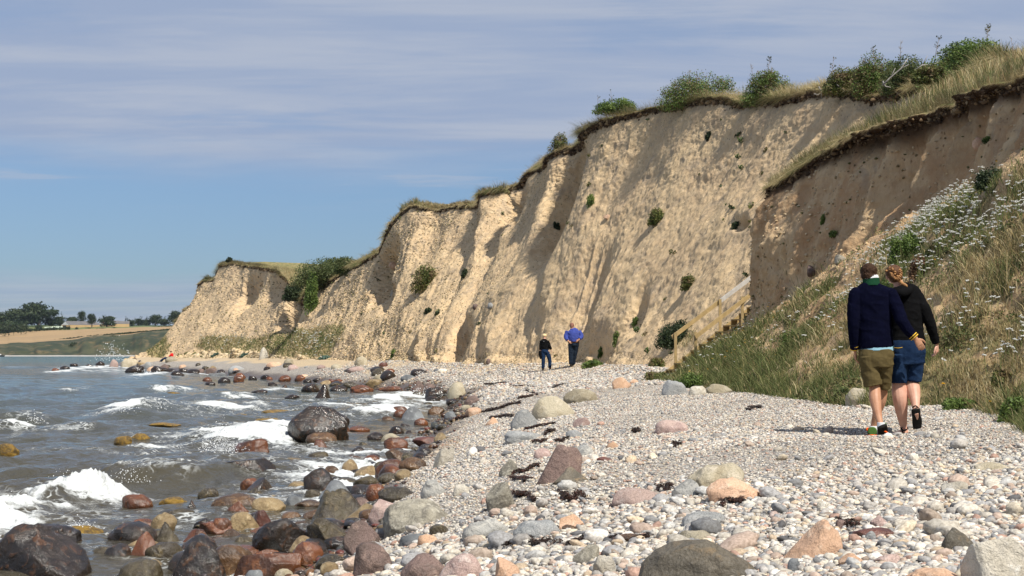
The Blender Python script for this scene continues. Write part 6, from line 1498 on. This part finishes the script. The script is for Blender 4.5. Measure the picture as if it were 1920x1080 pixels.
# --- distant pair
c = fig(1073, 686.5, 69, 'person in a bright blue jacket and dark trousers, hand behind the back, facing the cliff', .014)
mb = MB(); ball(c, mb, (1072.3, 610, .05), (4, 4.6, 5.2)); limb(c, mb, [(1073, 619), (1072.6, 613, .02)], [3.4, 3])
limb(c, mb, [(1075, 646), (1075, 635), (1074.5, 622)], [(9, 8), (10, 9), (9, 7)])
limb(c, mb, [(1071, 645), (1070.5, 664), (1070.5, 683)], [5, 3.6, 2.2]); limb(c, mb, [(1080, 645), (1077, 664, .1), (1074, 682, .2)], [5, 3.6, 2.2])
limb(c, mb, [(1064, 622), (1060.5, 631), (1066, 640, -.22)], [3.2, 2.6, 1.8]); limb(c, mb, [(1084, 622), (1090.5, 631), (1085, 637, -.2)], [3.2, 2.6, 1.8])
hand(c, mb, (1066, 640, -.25), (.7, -.1, -.6), (0, 1, 0), (.3, 0, 1), .5, .19); hand(c, mb, (1085, 637, -.2), (-.6, -.1, -.6), (0, 1, 0), (0, 0, 1), .5, .19)
done(c, mb, 'body', M['skin'])
mb = MB(); limb(c, mb, [(1075.5, 640.5), (1075, 631), (1075, 622), (1073.5, 615.5)], [(10.8, 10), (11.5, 10.5), (11, 9), (4.5, 4)], 20); limb(c, mb, [(1065, 621.5), (1061, 631, -.03), (1064, 638, -.2)], [4.6, 4, 2.8]); limb(c, mb, [(1085, 621.5), (1090, 630.5, -.03), (1086.5, 635.5, -.17)], [4.8, 4.2, 3]); done(c, mb, 'jacket', M['bluej'])
mb = MB(); limb(c, mb, [(1075.5, 639), (1075.5, 648)], [(10, 8.5), (9.6, 8.5)]); limb(c, mb, [(1071, 646), (1070.6, 663), (1070.5, 683)], [(6, 6), (4.8, 5), (3.6, 4)]); limb(c, mb, [(1080, 646), (1077.6, 663, .1), (1074.5, 683, .2)], [(6, 6), (4.8, 5), (3.6, 4)]); done(c, mb, 'trousers', M['dkdenim'])
mb = MB(); limb(c, mb, [(1075.5, 640), (1075.5, 642.3)], [(10.6, 9), (10.4, 9)]); done(c, mb, 'belt', M['brownb'], False)
mb = MB(); ball(c, mb, (1072.3, 609.8, .04), (4.25, 4.8, 5.0)); ball(c, mb, (1072.2, 612, .02), (3.9, 4.3, 3.6)); done(c, mb, 'hair', plain('cropped_hair', (.20, .09, .06), (.26, .12, .08), .6, 20), False)
for q in ((1070.4, 684.2, 0), (1074.3, 685, .2)): mb = MB(); limb(c, mb, [(q[0], q[1], q[2] - .08), (q[0], q[1] + .6, q[2] + .2)], [(2.2, 2.4), (2.2, 1.2)], ref=(0, 0, 1)); done(c, mb, 'shoe', M['rubber'], False)
d = fig(1021, 693.5, 70, 'person in a black jacket, straw coloured cap and blue jeans walking at the cliff foot', .014)
mb = MB(); ball(d, mb, (1021, 630.5, .05), (3.6, 4.2, 4.6)); limb(d, mb, [(1021, 638), (1021, 634, .02)], [2.8, 2.5]); limb(d, mb, [(1021.5, 658), (1021, 648), (1020.5, 640)], [(6.4, 5), (6.2, 5), (6.5, 5)])
limb(d, mb, [(1018.5, 657), (1018.5, 674), (1017.5, 691)], [4, 2.8, 1.8]); limb(d, mb, [(1025, 657), (1031, 673, .05), (1031, 690, .05)], [4, 2.8, 1.8]); limb(d, mb, [(1026, 640), (1029.5, 648), (1033.5, 656, .05)], [2.6, 2.1, 1.5]); limb(d, mb, [(1015, 640), (1013.5, 650), (1013.5, 658)], [2.6, 2.1, 1.5])
hand(d, mb, (1033.5, 656, .05), (.15, 0, -1), (-1, 0, 0), (0, 1, 0), .4, .18); hand(d, mb, (1013.5, 658, .0), (0, 0, -1), (1, 0, 0), (0, 1, 0), .4, .18); done(d, mb, 'body', M['skinw'])
mb = MB(); limb(d, mb, [(1021.3, 655.5), (1021, 647), (1020.6, 640), (1020.8, 635.5)], [(7.6, 6.5), (7.2, 6), (7.8, 6), (3.4, 3.4)], 20); limb(d, mb, [(1026, 639.5), (1029.5, 648), (1033, 654.5, .04)], [3.8, 3.1, 2.4]); limb(d, mb, [(1015.5, 639.5), (1013.8, 649), (1013.6, 656)], [3.6, 3, 2.4]); done(d, mb, 'jacket', M['blackc'])
mb = MB(); limb(d, mb, [(1021.5, 654), (1021.5, 661)], [(7.4, 6.4), (7, 6)]); limb(d, mb, [(1018.3, 659), (1018.8, 674), (1018, 691)], [(4.8, 5), (3.6, 4), (2.9, 3)]); limb(d, mb, [(1024.8, 659), (1030.5, 673, .05), (1031, 690, .05)], [(4.8, 5), (3.7, 4), (3, 3)]); done(d, mb, 'jeans', M['denim'])
mb = MB(); ball(d, mb, (1021, 629.3, .05), (4.4, 4.9, 3.7)); done(d, mb, 'cap', M['straw'], False)
mb = MB(); ball(d, mb, (1020.2, 640.2, -.135), (1.2, .4, .5)); done(d, mb, 'logo', M['logo'], False)
mb = MB(); limb(d, mb, [(1013.5, 658, -.05), (1013, 665, -.05), (1014.5, 673, -.04)], [(3.2, 2), (3.4, 2), (2, 1.4)]); done(d, mb, 'shoulder_bag', M['blackc'])
for q, mm in (((1018, 692, 0), 'rubber'), ((1031.5, 691.3, .05), 'brownb')): mb = MB(); limb(d, mb, [(q[0], q[1], q[2] - .08), (q[0], q[1] + .6, q[2] + .2)], [(2.2, 2.2), (2.2, 1.2)], ref=(0, 0, 1)); done(d, mb, 'shoe', M[mm], False)
# --- reader sitting against a boulder far along the beach
Yr = 205; X_, Yr_, Z_ = hit_ground(318, 678.5); Yr = Yr_
e = fig(320, 678.5, Yr, 'person in a red top sitting on the far shingle against a pale boulder', .03)
mb = MB(); ball(e, mb, (320.3, 659.8), (1.6, 1.7, 1.8)); limb(e, mb, [(320, 676), (321.5, 669), (321.5, 663)], [(2.6, 2), (2.7, 2), (2.2, 1.8)]); limb(e, mb, [(320, 676), (310, 670.5), (302, 678)], [1.6, 1.3, .9]); limb(e, mb, [(319, 676.5, -.3), (308, 671.5, -.3), (299, 678, -.3)], [1.6, 1.3, .9]); limb(e, mb, [(321, 664, -.3), (316.5, 668, -.35), (314, 665, -.3)], [.9, .8, .6]); done(e, mb, 'body', M['skinw'])
mb = MB(); limb(e, mb, [(320.3, 674), (322, 668), (322, 662.3)], [(3.0, 2.4), (3.3, 2.6), (2.4, 2.2)]); limb(e, mb, [(321.5, 664, -.3), (317.2, 668, -.35)], [1.3, 1.1]); done(e, mb, 'jumper', M['redj'])
mb = MB(); limb(e, mb, [(320, 676), (310, 670.8), (302.5, 678)], [2, 1.7, 1.2]); limb(e, mb, [(319, 676.5, -.3), (308, 672, -.3), (299.5, 678, -.3)], [2, 1.7, 1.2]); done(e, mb, 'jeans', M['denim'])
mb = MB(); ball(e, mb, (320.6, 659.2), (1.75, 1.8, 1.6)); done(e, mb, 'hair', M['hairb'], False)
# ---------------------------------------------------------------- torn turf and soil along the crest (stuff)
def edge_crumbs(name, L_, n, lo, hi, seed, lab, wsel=None):
    r_ = np.random.default_rng(seed); m_ = len(L_); Lp = L_[:, 4]; seg = np.linalg.norm(np.diff(Lp, axis=0, append=Lp[-1:]), axis=1) / np.maximum(Lp[:, 1], 20)
    if wsel is not None: seg = seg * wsel
    i = r_.choice(m_ - 1, n, p=seg[:-1] / seg[:-1].sum()); k = r_.integers(1, 4, n); u = r_.random(n)[:, None]
    q = L_[i, k] * (1 - u) + L_[i + 1, k] * u + np.stack([np.zeros(n), np.zeros(n), -np.abs(r_.normal(0, .10, n)) * (k < 4)], -1)
    V0, F0 = ico(1); nv_ = len(V0); s_ = (lo + (hi - lo) * r_.random(n) ** 2.5) * (q[:, 1] / 60) ** .6
    hb = _h(np.arange(n)[:, None] + 0 * np.arange(nv_)[None], np.arange(nv_)[None] + 0 * np.arange(n)[:, None], np.zeros((n, nv_)), seed)
    V = (V0[None] * s_[:, None, None] * (.5 + .8 * hb)[..., None] * np.stack([r_.uniform(.7, 1.5, n), r_.uniform(.7, 1.3, n), r_.uniform(.5, 1.2, n)], -1)[:, None] + q[:, None]).reshape(-1, 3)
    Fc = (F0[None] + (np.arange(n) * nv_)[:, None, None]).reshape(-1, 3)
    c = np.array([(.085, .055, .034), (.15, .10, .06), (.06, .04, .026), (.26, .19, .11), (.22, .15, .085)])[r_.integers(0, 5, n)] * r_.uniform(.8, 1.2, (n, 1))
    tag(mesh_np(name, V, Fc, M['clod'], None, False, {'Col': np.repeat(c, nv_, 0)}), lab, 'turf', kind='stuff')
edge_crumbs('torn_turf', LIP, 6000, .02, .11, 601, 'torn dark turf and soil crumbs along the long cliff edge', vis1)
edge_crumbs('torn_turf', LIP2, 3600, .012, .085, 602, 'torn dark turf and soil crumbs along the near bluff edge')
# ---------------------------------------------------------------- air
hz, hnt, hb_ = newmat('haze_air'); hnt.nodes.remove(hb_)
pv = nd(hnt, 'ShaderNodeVolumePrincipled', Color=(.62, .72, .86), Density=.00004, Anisotropy=.2)
hnt.links.new(pv.outputs[0], hnt.nodes['Material Output'].inputs['Volume'])
mb = MB(); mb.box((-300, 1180, 26), (1400, 1300, 34)); o = mb.build('haze', hz, None, False); tag(o, kind='stuff')
